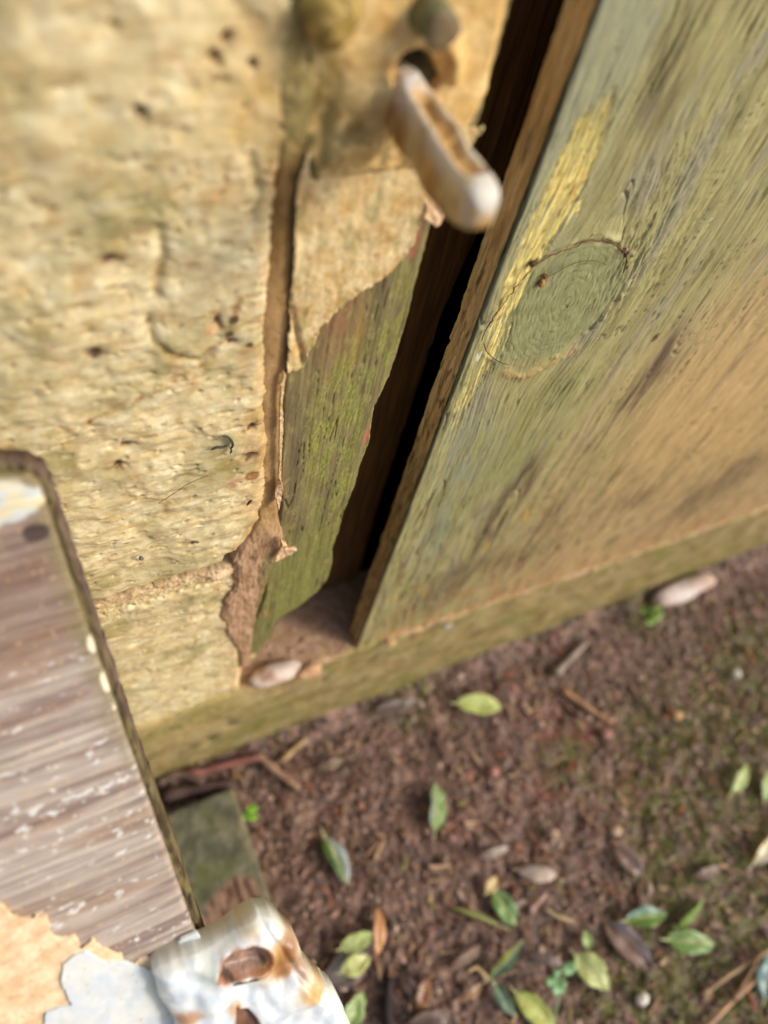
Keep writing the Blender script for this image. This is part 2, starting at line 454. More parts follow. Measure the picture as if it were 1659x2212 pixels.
def wall_block(name, x0, z0, z1, line, label=None, gap=0.0, rnd=0.005, seed=0, zfine=None, xr=None):
    us = axis(x0, -0.03 if xr is None else xr, 0.072, 0.072, 0.00032, 0.012)
    vs = np.arange(z0, z1, 0.00034) if zfine is None else axis(z0, zfine[0], zfine[1], z1, 0.00036, 0.02)
    def hf(u, v, d):
        h = wall_relief(u, v)
        ex = edge_x(v, line) - 0.0004 + 0.0011 * fbm(v / 0.006, v * 0, 3, 61) + 0.0004 * noise(v / 0.0016, v * 0, 62)
        for dist, r in ((ex - u, rnd), (v - z0 - 0.0015 * (seed == 2) * fbm(u / 0.007, u * 0 + 2, 3, 65) - 0.0075 * np.exp(-((u - 0.0505) / 0.0030) ** 4) * (seed == 1) - 0.0012 * (seed == 1) * fbm(u / 0.006, u * 0, 3, 64), 0.0045), (z1 - v + 0.004 * (seed == 2) * fbm(u / 0.007, u * 0, 3, 66), 0.0035)):
            dist = dist + 0.0006 * fbm(u / 0.004, v / 0.004, 3, 63)
            k = np.clip(1 - dist / r, 0, 3)
            h = h - r * 0.8 * np.where(k < 1, 1 - np.sqrt(np.maximum(0, 1 - k * k)), 1 + (k - 1) * 2.5)
        return np.maximum(h, -0.03) + (0.0 if seed != 2 else -0.0008)
    def cf(u, v, d, h):
        c = wall_color(u, v, h)
        return c
    o = sheet(name, us, vs, wall_frame(WALL_Y), hf, cf, M_STONE, wall)
    if label: o["label"] = label
    return o
wall_block("stone_block", -0.55, JOINT_Z + 0.001, 0.66, EDGE, zfine=(JOINT_Z + 0.001, 0.535), seed=1)
def low_line():
    return EDGE_LOW
wall_block("stone_block", -0.50, 0.128, JOINT_Z - 0.0135, EDGE_LOW, rnd=0.003, seed=2)
# coarse neighbours beyond the frame
for (x0, x1, z0, z1) in ((-1.1, -0.553, JOINT_Z + 0.001, 0.487), (-1.1, -0.553, 0.49, 0.66), (-1.1, -0.503, 0.128, 0.29), (-1.1, -0.3, 0.663, 0.85), (-0.297, 0.062, 0.663, 0.85), (-1.1, -0.5, 0.853, 1.05), (-0.497, 0.062, 0.853, 1.05), (-1.1, -0.2, 1.053, 1.3), (-0.197, 0.062, 1.053, 1.3)):
    def hb(u, v, d, x0=x0, x1=x1, z0=z0, z1=z1):
        e = np.minimum(np.minimum(u - x0, x1 - u), np.minimum(v - z0, z1 - v))
        return 0.004 * fbm(u / 0.04, v / 0.03, 3, 77) - 0.012 * ss(0.008, 0, e)
    sheet("stone_block", np.linspace(x0, x1, 90), np.linspace(z0, z1, 40), wall_frame(WALL_Y), hb, lambda u, v, d, h: mix(mix(CREAM, CREAM_HI, ss(-.3, .4, fbm(u / .03, v / .02, 4, 50))), OCHRE, ss(0, .6, fbm(u / .05, v / .04, 4, 51))), M_STONE, wall)
# mortar bed between the two lower courses, and backing behind all joints
MORT = W([(150, 1335), (300, 1265), (420, 1240), (470, 1218), (500, 1225), (520, 1240), (520, 1265), (470, 1275), (380, 1290), (260, 1325), (160, 1370)])
def mort_h(u, v, d):
    h = -0.0018 + 0.0014 * fbm(u / 0.006, v / 0.004, 4, 80) + 0.0006 * fbm(u / 0.0016, v / 0.0012, 3, 81)
    h = h - 0.002 * ss(0.3, 0.6, fbm(u / 0.005, v / 0.0025, 3, 82))
    h = h + 0.003 * blob(u, v, W([(470, 1245)])[0], 0.006, 0.005)
    h = h - 0.0120 * ss(0.25, 0.8, blob(u, v, W([(491, 1198)])[0], 0.0048, 0.0060))
    h = h - 0.006 * ss(JOINT_Z - 0.0035, JOINT_Z - 0.001, v + 0.0016 * fbm(u / .006, u * 0, 3, 85))
    h = h - 0.010 * ss(0.3, 0.8, np.exp(-((u - 0.0505) / 0.0034) ** 4) * ss(JOINT_Z - 0.004, JOINT_Z - 0.001, v))
    return h
def mort_c(u, v, d, h):
    c = mix(lin(214, 190, 150), lin(196, 164, 124), ss(-0.3, 0.4, fbm(u / 0.005, v / 0.003, 4, 83)))
    c = mix(c, lin(222, 190, 158), 0.9 * blob(u, v, W([(472, 1245)])[0], 0.007, 0.004))
    c = mix(c, lin(116, 80, 58), ss(0.3, 0.6, fbm(u / 0.004, v / 0.002, 4, 84)) * 0.85)
    c = mix(c, lin(130, 108, 66), 0.8 * ss(JOINT_Z - 0.005, JOINT_Z - 0.001, v + 0.003 * fbm(u / .005, v / .005, 3, 86)))  # painted shade on the mortar below the upper block's overhang
    c = mix(c, lin(204, 188, 140), ss(JOINT_Z - 0.006, JOINT_Z - 0.011, v + 0.009 * fbm(u / .006, v / .006, 4, 87)) * 0.8)
    return c
sheet("mortar_joint", axis(-0.55, -0.03, 0.062, 0.062, 0.0003, 0.02), np.arange(JOINT_Z - 0.022, JOINT_Z + 0.008, 0.0003), wall_frame(WALL_Y), mort_h, mort_c, M_STONE, wall)
sheet("wall_core", np.array([-1.2, 0.05]), np.array([0.0, 1.3]), wall_frame(WALL_Y + 0.010), lambda u, v, d: u * 0, lambda u, v, d, h: lin(120, 92, 60), M_FILL, wall, thick=0.25)

# brown filler packed into the crevice between wall and post
def fill_h(u, v, d):
    cz = np.interp(v, [0.15, 0.17, 0.25, 0.30, 0.33, 0.36, 0.42, 0.50], [0.058, 0.0585, 0.060, 0.064, 0.066, 0.0667, 0.0643, 0.0645])
    lift = np.interp(v, [0.15, 0.20, 0.27, 0.30, 0.322, 0.345, 0.39, 0.43, 0.55], [-0.001, 0.0004, 0.0008, 0.0010, 0.0003, -0.0012, -0.0016, -0.0012, -0.0008])
    h = lift - 0.0035 * ((u - cz) / 0.006) ** 2 * 0.5 * ss(0.30, 0.36, v)
    h = h - 0.0012 * ss(0.0, 0.0020, 0.0020 - d) + 0.0004 * fbm(u / 0.004, v / 0.012, 3, 90) + ss(0.335, 0.315, v) * (0.0010 * fbm(u / 0.005, v / 0.009, 4, 79) + 0.0003 * fbm(u / 0.0012, v / 0.006, 3, 76)) + 0.0001 * fbm(u / 0.001, v / 0.001, 2, 91)
    h = h - 0.0025 * ss(0.4, 0.8, blob(u, v, W([(625, 1140)])[0], 0.0035, 0.011))
    h = h + 0.0022 * ss(0.478, 0.500, v) * (0.6 + 0.6 * fbm(u / .006, v / .008, 3, 98))
    return h
def fill_c(u, v, d, h):
    c = mix(lin(164, 130, 84), lin(186, 152, 104), ss(-0.3, 0.4, fbm(u / 0.004, v / 0.015, 3, 92)))
    c = mix(c, lin(122, 90, 40), ss(0.43, 0.47, v) * 0.6)
    c = mix(c, lin(84, 66, 34), ss(0.455, 0.49, v) * ss(-0.2, 0.3, fbm(u / 0.003, v / 0.01, 3, 93)) * 0.8)
    c = mix(c, mix(lin(140, 126, 78), lin(178, 158, 104), ss(-.2, .4, fbm(u / .004, v / .006, 4, 99))), ss(0.488, 0.500, v) * 0.9)
    c = mix(c, mix(lin(188, 154, 124), lin(158, 124, 94), ss(-.2, .4, fbm(u / .003, v / .02, 4, 97))), ss(0.335, 0.31, v) * 0.9)
    c = mix(c, lin(196, 160, 126), 0.5 * ss(0.1, 0.5, fbm(u / 0.0012, v / 0.02, 4, 88)) * ss(0.335, 0.31, v))
    c = mix(c, lin(104, 84, 56), 0.7 * ss(0.15, 0.5, fbm(u / 0.003, v / 0.010, 4, 89)) * ss(0.335, 0.31, v))
    c = mix(c, lin(116, 110, 66), 0.8 * ss(0.0, 0.004, u - 0.0625 + 0.003 * fbm(u / .003, v / .008, 3, 78)) * ss(0.315, 0.29, v))
    c = mix(c, lin(110, 104, 58), ss(0.31, 0.28, v) * ss(0.0035, 0.0, d) * ss(0.060, 0.064, u) * 0.8)
    c = mix(c, lin(176, 128, 92), ss(0.2, 0.5, fbm(u / 0.004, v / 0.008, 3, 94)) * ss(0.33, 0.3, v) * 0.6)
    c = mix(c, lin(116, 96, 70), 0.85 * ss(0.3, 0.7, blob(u, v, W([(628, 1140)])[0], 0.0035, 0.010)))
    c = mix(c, lin(70, 46, 30), ss(0.45, 0.65, fbm(u / 0.0014, v / 0.0014, 3, 95)) * 0.6)
    return c
FILL = np.concatenate([W([(590, -150), (700, -150), (696, 200), (692, 395), (680, 500), (670, 620), (650, 760), (626, 815), (618, 860), (616, 1000), (606, 1080), (610, 1130), (618, 1150), (602, 1190), (588, 1230), (574, 1270), (560, 1310), (548, 1370), (541, 1440)]), W([(516, 1445), (515, 1405), (500, 1390), (478, 1345), (484, 1302), (508, 1270), (505, 1215), (530, 1170), (555, 1130), (556, 900), (556, 720), (590, 400)])])
FILL_CORE = FILL.copy()
sheet("filler_strip", np.arange(0.044, 0.082, 0.0003), np.arange(0.150, 0.56, 0.0005), wall_frame(WALL_Y), fill_h, fill_c, M_FILL, wall, poly=FILL, ragged=lambda u, v: 0.0006 * fbm(u / 0.003, v / 0.003, 3, 96), thick=0.02)

# specks and a dark fibre caught on the wall
def speck(pts, name, colr, w, lab, cat="speck"):
    p = smooth_path([on(q, 1, WALL_Y - 0.0016) for q in pts], 5)
    n = len(p); r = w * np.sin(np.linspace(0.15, math.pi - 0.15, n)) ** 0.6
    o = tube(name, p, r, lin(*colr), M_BIT, None, 7, 3, 0.6)
    return o
o = speck([(300, 1207), (305, 1206), (310, 1207)], "paint_drip", (96, 98, 92), 0.0010, ""); o.parent = wall
o = speck([(413, 1174), (420, 1171), (430, 1172)], "paint_drip", (84, 80, 62), 0.0005, ""); o.parent = wall
o = speck([(533, 1092), (539, 1085), (545, 1081)], "paint_drip", (70, 72, 66), 0.0006, ""); o.parent = wall
o = speck([(481, 942), (493, 945), (500, 953), (503, 960), (500, 968)], "paint_drip", (64, 66, 60), 0.0008, ""); o.parent = wall
o = speck([(455, 972), (468, 967), (480, 966), (492, 962)], "paint_drip", (70, 70, 58), 0.0006, ""); o.parent = wall
o = speck([(495, 965), (500, 972), (497, 980)], "paint_drip", (66, 66, 60), 0.0005, ""); o.parent = wall
fib = tube("dry_fibre", smooth_path([on(q, 1, WALL_Y - 0.0022) for q in ((343, 1087), (360, 1076), (385, 1060), (405, 1046), (450, 1026))], 4), 0.00012, lin(104, 72, 46), M_BIT, None, 5)
tag(fib, "thin reddish dry fibre lying slantwise on the cream stone face", "fibre")

# ================================================================== door frame post with peeling cream paint
frame = thing("door_frame", "rotting wooden door post with cream paint peeling off mossy green wood", "door frame")
JR = [(1150, -150), (1120, 0), (1082, 140), (1046, 270), (950, 432), (938, 500), (920, 570), (905, 620), (890, 690), (868, 760), (850, 815), (826, 865), (818, 880), (805, 960), (785, 1010), (775, 1050), (748, 1110), (738, 1150), (722, 1190), (724, 1215), (712, 1255), (690, 1282), (655, 1310), (620, 1335), (604, 1350), (600, 1390), (582, 1415), (575, 1430)]
JL = [(528, 1445), (540, 1400), (552, 1340), (570, 1290), (575, 1240), (590, 1200), (600, 1140), (605, 1080), (600, 1060), (606, 960), (608, 860), (615, 805), (624, 796), (628, 640), (636, 450), (650, 300), (655, -150)]
JAMB = W(JR + JL)
HOLE = W([(862, 150), (880, 126), (905, 118), (935, 125), (958, 150), (962, 185), (945, 205), (905, 200), (870, 175)], JAMB_Y - 0.003)
hc = HOLE.mean(0)
MOSSY = [((700, 960), 0.010, 0.03), ((745, 880), 0.010, 0.03), ((790, 770), 0.008, 0.02), ((700, 1180), 0.010, 0.04), ((650, 1250), 0.012, 0.04), ((740, 1050), 0.010, 0.03), ((860, 680), 0.006, 0.02), ((620, 1330), 0.010, 0.03), ((760, 1000), 0.01, 0.02)]
def jamb_h(u, v, d):
    g_ = fbm(u / 0.0011, v / 0.045, 4, 100)
    h = 0.00018 * g_ + 0.0006 * fbm(u / 0.006, v / 0.08, 3, 101) + 0.00015 * fbm(u / 0.0012, v / 0.002, 3, 102)
    crack = np.abs(noise(u / 0.0034 + 0.35 * noise(u / 0.02, v / 0.03, 7), v / 0.085, 103))
    h = h - 0.0010 * ss(0.035, 0.0, crack) * ss(0.0, 0.3, noise(u / 0.01, v / 0.03, 104))
    h = h - 0.003 * ss(0.0022, 0, d) ** 2
    h = h - 0.006 * ss(0.24, 0.17, v)
    return h - 0.0006
def jamb_c(u, v, d, h):
    st = fbm(u / 0.0014, v / 0.06, 4, 105)
    st = 0.6 * st + 0.4 * fbm(u / 0.006, v / 0.09, 3, 115)
    c = mix(lin(120, 106, 74), lin(146, 132, 92), ss(-0.4, 0.4, st))
    m = 0
    for p, rx, rz in MOSSY: m = m + blob(u, v, W([p])[0], rx, rz)
    m = np.clip(m, 0, 1) * ss(-0.5, 0.25, fbm(u / 0.004, v / 0.012, 4, 106))
    c = mix(c, mix(lin(126, 128, 62), lin(156, 158, 84), ss(-0.3, 0.4, fbm(u / 0.0012, v / 0.0022, 3, 107))), m * 0.9)
    rd = blob(u, v, W([(735, 690)])[0], 0.008, 0.022)
    c = mix(c, lin(140, 104, 74), rd * 0.95 * ss(-0.5, 0.2, st))
    c = mix(c, lin(160, 116, 66), 0.5 * blob(u, v, W([(775, 735)])[0], 0.0018, 0.012))
    for p, rx, rz, k in (((640, 1000), 0.003, 0.03, 0.8), ((625, 900), 0.0035, 0.012, 0.6), ((720, 1030), 0.002, 0.03, 0.6), ((830, 640), 0.003, 0.04, 0.55), ((650, 1140), 0.0035, 0.02, 0.6), ((700, 1100), 0.002, 0.02, 0.5), ((790, 930), 0.003, 0.03, 0.4)):
        c = mix(c, lin(104, 90, 70), k * blob(u, v, W([p])[0], rx, rz) * 1.2)
    c = mix(c, lin(118, 122, 66), 0.5 * ss(0.34, 0.28, v))
    c = mix(c, lin(108, 94, 64), 0.5 * ss(0.1, 0.4, fbm(u / 0.005, v / 0.02, 5, 116)))
    c = mix(c, lin(160, 150, 96), 0.5 * ss(0.15, 0.45, fbm(u / 0.004, v / 0.008, 5, 117)))
    c = mix(c, lin(160, 120, 84), 0.7 * ss(0.1, 0.5, fbm(u / 0.002, v / 0.006, 3, 109)) * ss(0.3, 0.22, v) * ss(0.008, 0.0, d))
    c = mix(c, lin(72, 62, 40), ss(0.3, 0.65, fbm(u / 0.0006, v / 0.03, 3, 110)) * 0.35)
    c = mix(c, lin(186, 176, 120), ss(0.62, 0.72, fbm(u / 0.0008, v / 0.0016, 2, 111)) * 0.8)
    for p, rx, rz in (((797, 945), 0.0016, 0.007), ((905, 520), 0.0016, 0.008)):
        q = W([p])[0]
        c = mix(c, lin(164, 110, 84), 0.95 * ss(0.35, 0.55, blob(u - q[0] + 0.0008, v - q[1], (0, 0), rx, rz) + 0.12 * fbm(u / 0.0014, v / 0.003, 2, 112)))
    return c
sheet("post", np.arange(0.052, 0.119, 0.0003), axis(0.160, 0.160, 0.55, 1.35, 0.0006, 0.02), wall_frame(JAMB_Y), jamb_h, jamb_c, M_BARE, frame, poly=np.concatenate([[on((1150, -150), 1, JAMB_Y)[[0, 2]]], JAMB[1:-1], [[0.069, 1.4], [0.1134, 1.4]]]) if False else np.concatenate([[[0.1134, 1.4]], JAMB[1:-1], [[0.069, 1.4]]]), ragged=lambda u, v: 0.0005 * fbm(u / 0.002, v / 0.003, 3, 113), thick=0.030, holes=(HOLE,))
# the paint skin still stuck to its upper half
FILM_PTS = [(660, 330), (1040, 270), (952, 428), (940, 440), (930, 462), (912, 478), (900, 500), (890, 525), (870, 555), (840, 585), (800, 612), (770, 632), (730, 665), (708, 690), (690, 705), (680, 735), (668, 755), (658, 792), (640, 796), (618, 802), (622, 740), (628, 640), (636, 520), (640, 400)]
FILM = W(FILM_PTS, JAMB_Y)
def film_h(u, v, d):
    h = 0.0006 + 0.0006 * fbm(u / 0.008, v / 0.012, 3, 120) + 0.0002 * fbm(u / 0.002, v / 0.003, 3, 121)
    h = h + 0.0006 * ss(0.0016, 0, d) * ss(-0.1, 0.3, fbm(u / 0.003, v / 0.003, 2, 122))
    h = h - 0.0012 * np.exp(-(segd(u, v, W([(620, 640), (640, 720), (655, 790)])) / 0.0012) ** 2)
    return h
def film_c(u, v, d, h):
    c = mix(lin(206, 178, 124), lin(224, 202, 152), ss(-0.3, 0.4, fbm(u / 0.006, v / 0.008, 4, 123)))
    c = mix(c, lin(150, 148, 92), ss(0.0, 0.5, fbm(u / 0.005, v / 0.014, 4, 124)) * 0.6)
    c = mix(c, lin(190, 138, 78), ss(0.2, 0.55, fbm(u / 0.002, v / 0.003, 4, 125)) * 0.6)
    c = mix(c, lin(120, 88, 52), ss(0.5, 0.7, fbm(u / 0.0014, v / 0.002, 3, 126)) * 0.7)
    c = mix(c, lin(150, 108, 60), 0.7 * np.exp(-(segd(u, v, W([(620, 640), (640, 720), (655, 790)])) / 0.0008) ** 2))
    return c
sheet("paint_skin", np.arange(0.062, 0.119, 0.0003), np.arange(0.40, 0.51, 0.0003), wall_frame(JAMB_Y), film_h, film_c, M_FILM, frame, poly=FILM, ragged=lambda u, v: 0.0007 * fbm(u / 0.003, v / 0.003, 4, 127), thick=0.0006)
# thin line of paint left along the crevice side
RIM = W([(612, 800), (616, 806), (609, 860), (610, 920), (606, 990), (606, 1050), (603, 1080), (598, 1080), (602, 1000), (603, 900), (606, 830)], JAMB_Y)
sheet("paint_rim", np.arange(0.060, 0.074, 0.0002), np.arange(0.335, 0.425, 0.0004), wall_frame(JAMB_Y), lambda u, v, d: 0.0008 + 0.0003 * fbm(u / .001, v / .002, 3, 4), lambda u, v, d, h: mix(lin(214, 178, 122), lin(230, 206, 160), ss(-.3, .3, fbm(u / .001, v / .002, 3, 5))), M_FILM, frame, poly=RIM, ragged=lambda u, v: 0.0003 * fbm(u / 0.001, v / 0.002, 3, 128), thick=0.0012)
def flake(pts, lift, tilt, colr=((222, 178, 128), (236, 206, 164)), label=None, seed=0, par=None):
    q = W(pts, JAMB_Y); c0 = q.mean(0)
    def hf(u, v, d): return lift + tilt[0] * (u - c0[0]) + tilt[1] * (v - c0[1]) + 0.0004 * fbm(u / .0015, v / .002, 3, seed) + 25 * ((u - c0[0]) ** 2 + (v - c0[1]) ** 2)
    lo = q.min(0) - .001; hi = q.max(0) + .001
    o = sheet("paint_flake", np.arange(lo[0], hi[0], 0.0002), np.arange(lo[1], hi[1], 0.0003), wall_frame(JAMB_Y), hf, lambda u, v, d, h: mix(lin(*colr[0]), lin(*colr[1]), ss(-.3, .3, fbm(u / .0015, v / .0015, 3, seed + 3))), M_FILM, par or frame, poly=q, ragged=lambda u, v: 0.0004 * fbm(u / .0012, v / .0012, 3, seed + 8), thick=0.0005, back=True)
    if label: o["label"] = label
    return o
flake([(915, 432), (935, 420), (953, 438), (940, 466), (930, 472), (908, 460), (918, 448)], 0.002, (0.25, -0.2), seed=1)
flake([(597, 1035), (603, 1030), (608, 1050), (601, 1075), (596, 1085), (592, 1062)], 0.0015, (0.3, 0), seed=2)
flake([(600, 1150), (612, 1158), (610, 1172), (632, 1168), (622, 1180), (598, 1194), (588, 1198), (600, 1172)], 0.0035, (0.2, 0.1), seed=3)
flake([(604, 822), (612, 826), (610, 832), (603, 828)], 0.001, (0, 0), seed=4)
flake([(566, 1310), (571, 1314), (572, 1324), (567, 1322)], 0.0022, (0, 0), ((176, 120, 90), (196, 146, 110)), seed=5)
# rebate inside the gap and the stop behind it
STOP = W([(1250, -60), (1130, 300), (1006, 560), (950, 690), (870, 930), (798, 1150), (760, 1290)], 0.196)
STOP = np.concatenate([[[0.06, 1.38], [STOP[0][0], 1.38]], STOP, [[STOP[-1][0], 0.1], [0.06, 0.1]]])
sheet("back_stop", np.arange(0.055, 0.32, 0.0006), axis(0.10, 0.10, 0.55, 1.39, 0.002, 0.03), wall_frame(0.196), lambda u, v, d: 0.0008 * fbm(u / .003, v / .05, 3, 130), lambda u, v, d, h: mix(lin(124, 88, 50), lin(100, 72, 42), ss(-.3, .3, fbm(u / .003, v / .05, 3, 131))), M_BARE, frame, poly=STOP, ragged=lambda u, v: 0.0012 * fbm(v / 0.01, u * 0, 3, 132), thick=0.10)

# ================================================================== latch plate, screws and the staple
plate = thing("latch_plate", "lumpy painted latch plate covering the top of the post around the staple", "latch plate")
PLATE = np.concatenate([W([(664, 402), (690, 412), (700, 398), (760, 396), (850, 384), (935, 376), (990, 340), (1060, 215), (1110, 0)], JAMB_Y - 0.002), [[0.1125, 0.60], [0.066, 0.60]], W([(655, 0), (650, 200), (648, 330)], JAMB_Y - 0.002)])
def plate_h(u, v, d):
    h = 0.0020 + 0.0007 * fbm(u / 0.008, v / 0.008, 4, 140)
    h = h - 0.0025 * ss(0.003, 0, d)
    h = h + 0.0016 * blob(u, v, W([(700, 345)])[0], 0.0042, 0.0042) + 0.0007 * fbm(u / 0.003, v / 0.003, 3, 142) * ss(0.50, 0.487, v)
    h = h + 0.0022 * np.exp(-((np.hypot((u - hc[0]), (v - hc[1])) - 0.0075) / 0.0026) ** 2)
    h = h - 0.0022 * blob(u, v, W([(690, 250)])[0], 0.004, 0.012)
    h = h - 0.0014 * np.exp(-(segd(u, v, W([(655, 0), (650, 200), (640, 380)])) / 0.003) ** 2)
    return h
def plate_c(u, v, d, h):
    c = mix(lin(208, 172, 106), lin(224, 194, 134), ss(-0.3, 0.4, fbm(u / 0.006, v / 0.006, 4, 143)))
    c = mix(c, lin(110, 100, 54), 0.95 * np.exp(-(segd(u, v, W([(650, 40), (660, 160), (690, 250), (668, 350)])) / 0.0075) ** 2) * ss(-0.5, 0.2, fbm(u / 0.004, v / 0.006, 3, 144)))  # olive algae stain, broadened to deepen the staple's shadow
    c = mix(c, lin(124, 106, 56), 0.7 * np.exp(-(segd(u, v, W([(700, 210), (770, 290), (845, 335)])) / 0.0050) ** 2) * ss(-0.5, 0.2, fbm(u / 0.004, v / 0.004, 3, 147)))  # staple's soft shadow painted on as an olive patch
    c = mix(c, lin(190, 180, 140), 0.5 * blob(u, v, W([(790, 180)])[0], 0.004, 0.004))
    c = mix(c, lin(140, 98, 52), ss(0.25, 0.5, fbm(u / 0.003, v / 0.002, 3, 145)) * ss(0.497, 0.487, v) * 0.8)
    c = mix(c, lin(84, 56, 34), ss(0.35, 0.6, np.exp(-(segd(u, v, W([(664, 402), (690, 412), (700, 398), (760, 396), (850, 384)])) / 0.0010) ** 2) + 0.2 * fbm(u / .002, v / .002, 2, 4)) * 0.8)
    c = mix(c, lin(150, 100, 50), 0.6 * np.exp(-((np.hypot((u - hc[0]), (v - hc[1])) - 0.0065) / 0.001) ** 2))
    return c
sheet("plate", np.arange(0.060, 0.118, 0.00035), axis(0.478, 0.478, 0.545, 0.61, 0.00035, 0.004), wall_frame(JAMB_Y), plate_h, plate_c, M_FILM, plate, poly=PLATE, ragged=lambda u, v: 0.0006 * fbm(u / 0.004, v / 0.004, 3, 146), thick=0.0032, holes=(HOLE,))
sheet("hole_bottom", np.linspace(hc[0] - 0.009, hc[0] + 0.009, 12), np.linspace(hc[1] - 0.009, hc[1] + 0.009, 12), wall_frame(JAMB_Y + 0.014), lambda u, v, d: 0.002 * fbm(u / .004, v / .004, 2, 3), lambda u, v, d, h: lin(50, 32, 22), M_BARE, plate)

def dome(name, c, r, hgt, cols, par, n=28, dent=0.0, sy=1.0, seed=0):
    V = []; Q = []; Cc = []
    rings = 10; lo = np.asarray(cols[0]); hi = np.asarray(cols[1])
    for i in range(rings + 1):
        t = i / rings; rr = r * math.cos(t * math.pi / 2 * 0.96); hh = hgt * math.sin(t * math.pi / 2)
        for k in range(n):
            a = 2 * math.pi * k / n
            w = 1 + 0.07 * math.sin(3 * a + seed) + 0.04 * math.sin(7 * a + seed)
            x = rr * math.cos(a) * w; z = rr * math.sin(a) * w * sy
            y = hh - dent * math.exp(-((x - 0.2 * r) / (0.35 * r)) ** 2 - (z / (0.35 * r)) ** 2)
            V.append((c[0] + x, c[1] - y, c[2] + z))
            Cc.append(lo + (hi - lo) * max(0, min(1, 0.5 + 0.5 * math.sin(5 * a + 9 * t + seed))))
    for i in range(rings):
        for k in range(n):
            k2 = (k + 1) % n
            Q.append([i * n + k, i * n + k2, (i + 1) * n + k2, (i + 1) * n + k])
    top = len(V); V.append(tuple(np.mean(V[-n:], 0))); Cc.append(Cc[-1])
    T = [[top, rings * n + k, rings * n + (k + 1) % n] for k in range(n)]
    return make_mesh(name, V, (np.array(Q), np.array(T)), np.array(Cc), M_FILM, par)
b1 = on((728, 48), 1, JAMB_Y - 0.005)
bolt = dome("bolt", (b1[0], JAMB_Y - 0.0008, b1[2]), 0.0062, 0.0070, (lin(128, 106, 44), lin(176, 150, 84)), None, dent=0.001)
tag(bolt, "big round olive painted bolt head above left of the staple", "bolt")
b2 = on((938, 45), 1, JAMB_Y - 0.006)
screw = thing("screw", "small dark greenish screw head sticking out above the staple hole", "screw")
tube("shank", [(b2[0], JAMB_Y - 0.001, b2[2]), (b2[0], JAMB_Y - 0.006, b2[2]), (b2[0] + .0002, JAMB_Y - 0.0100, b2[2])], [0.0040, 0.0038, 0.0034], lin(112, 112, 76), M_FILM, screw, 14)
dome("head", (b2[0] + .0002, JAMB_Y - 0.0096, b2[2]), 0.0040, 0.0012, (lin(100, 92, 64), lin(134, 116, 90)), screw, n=16, seed=2)

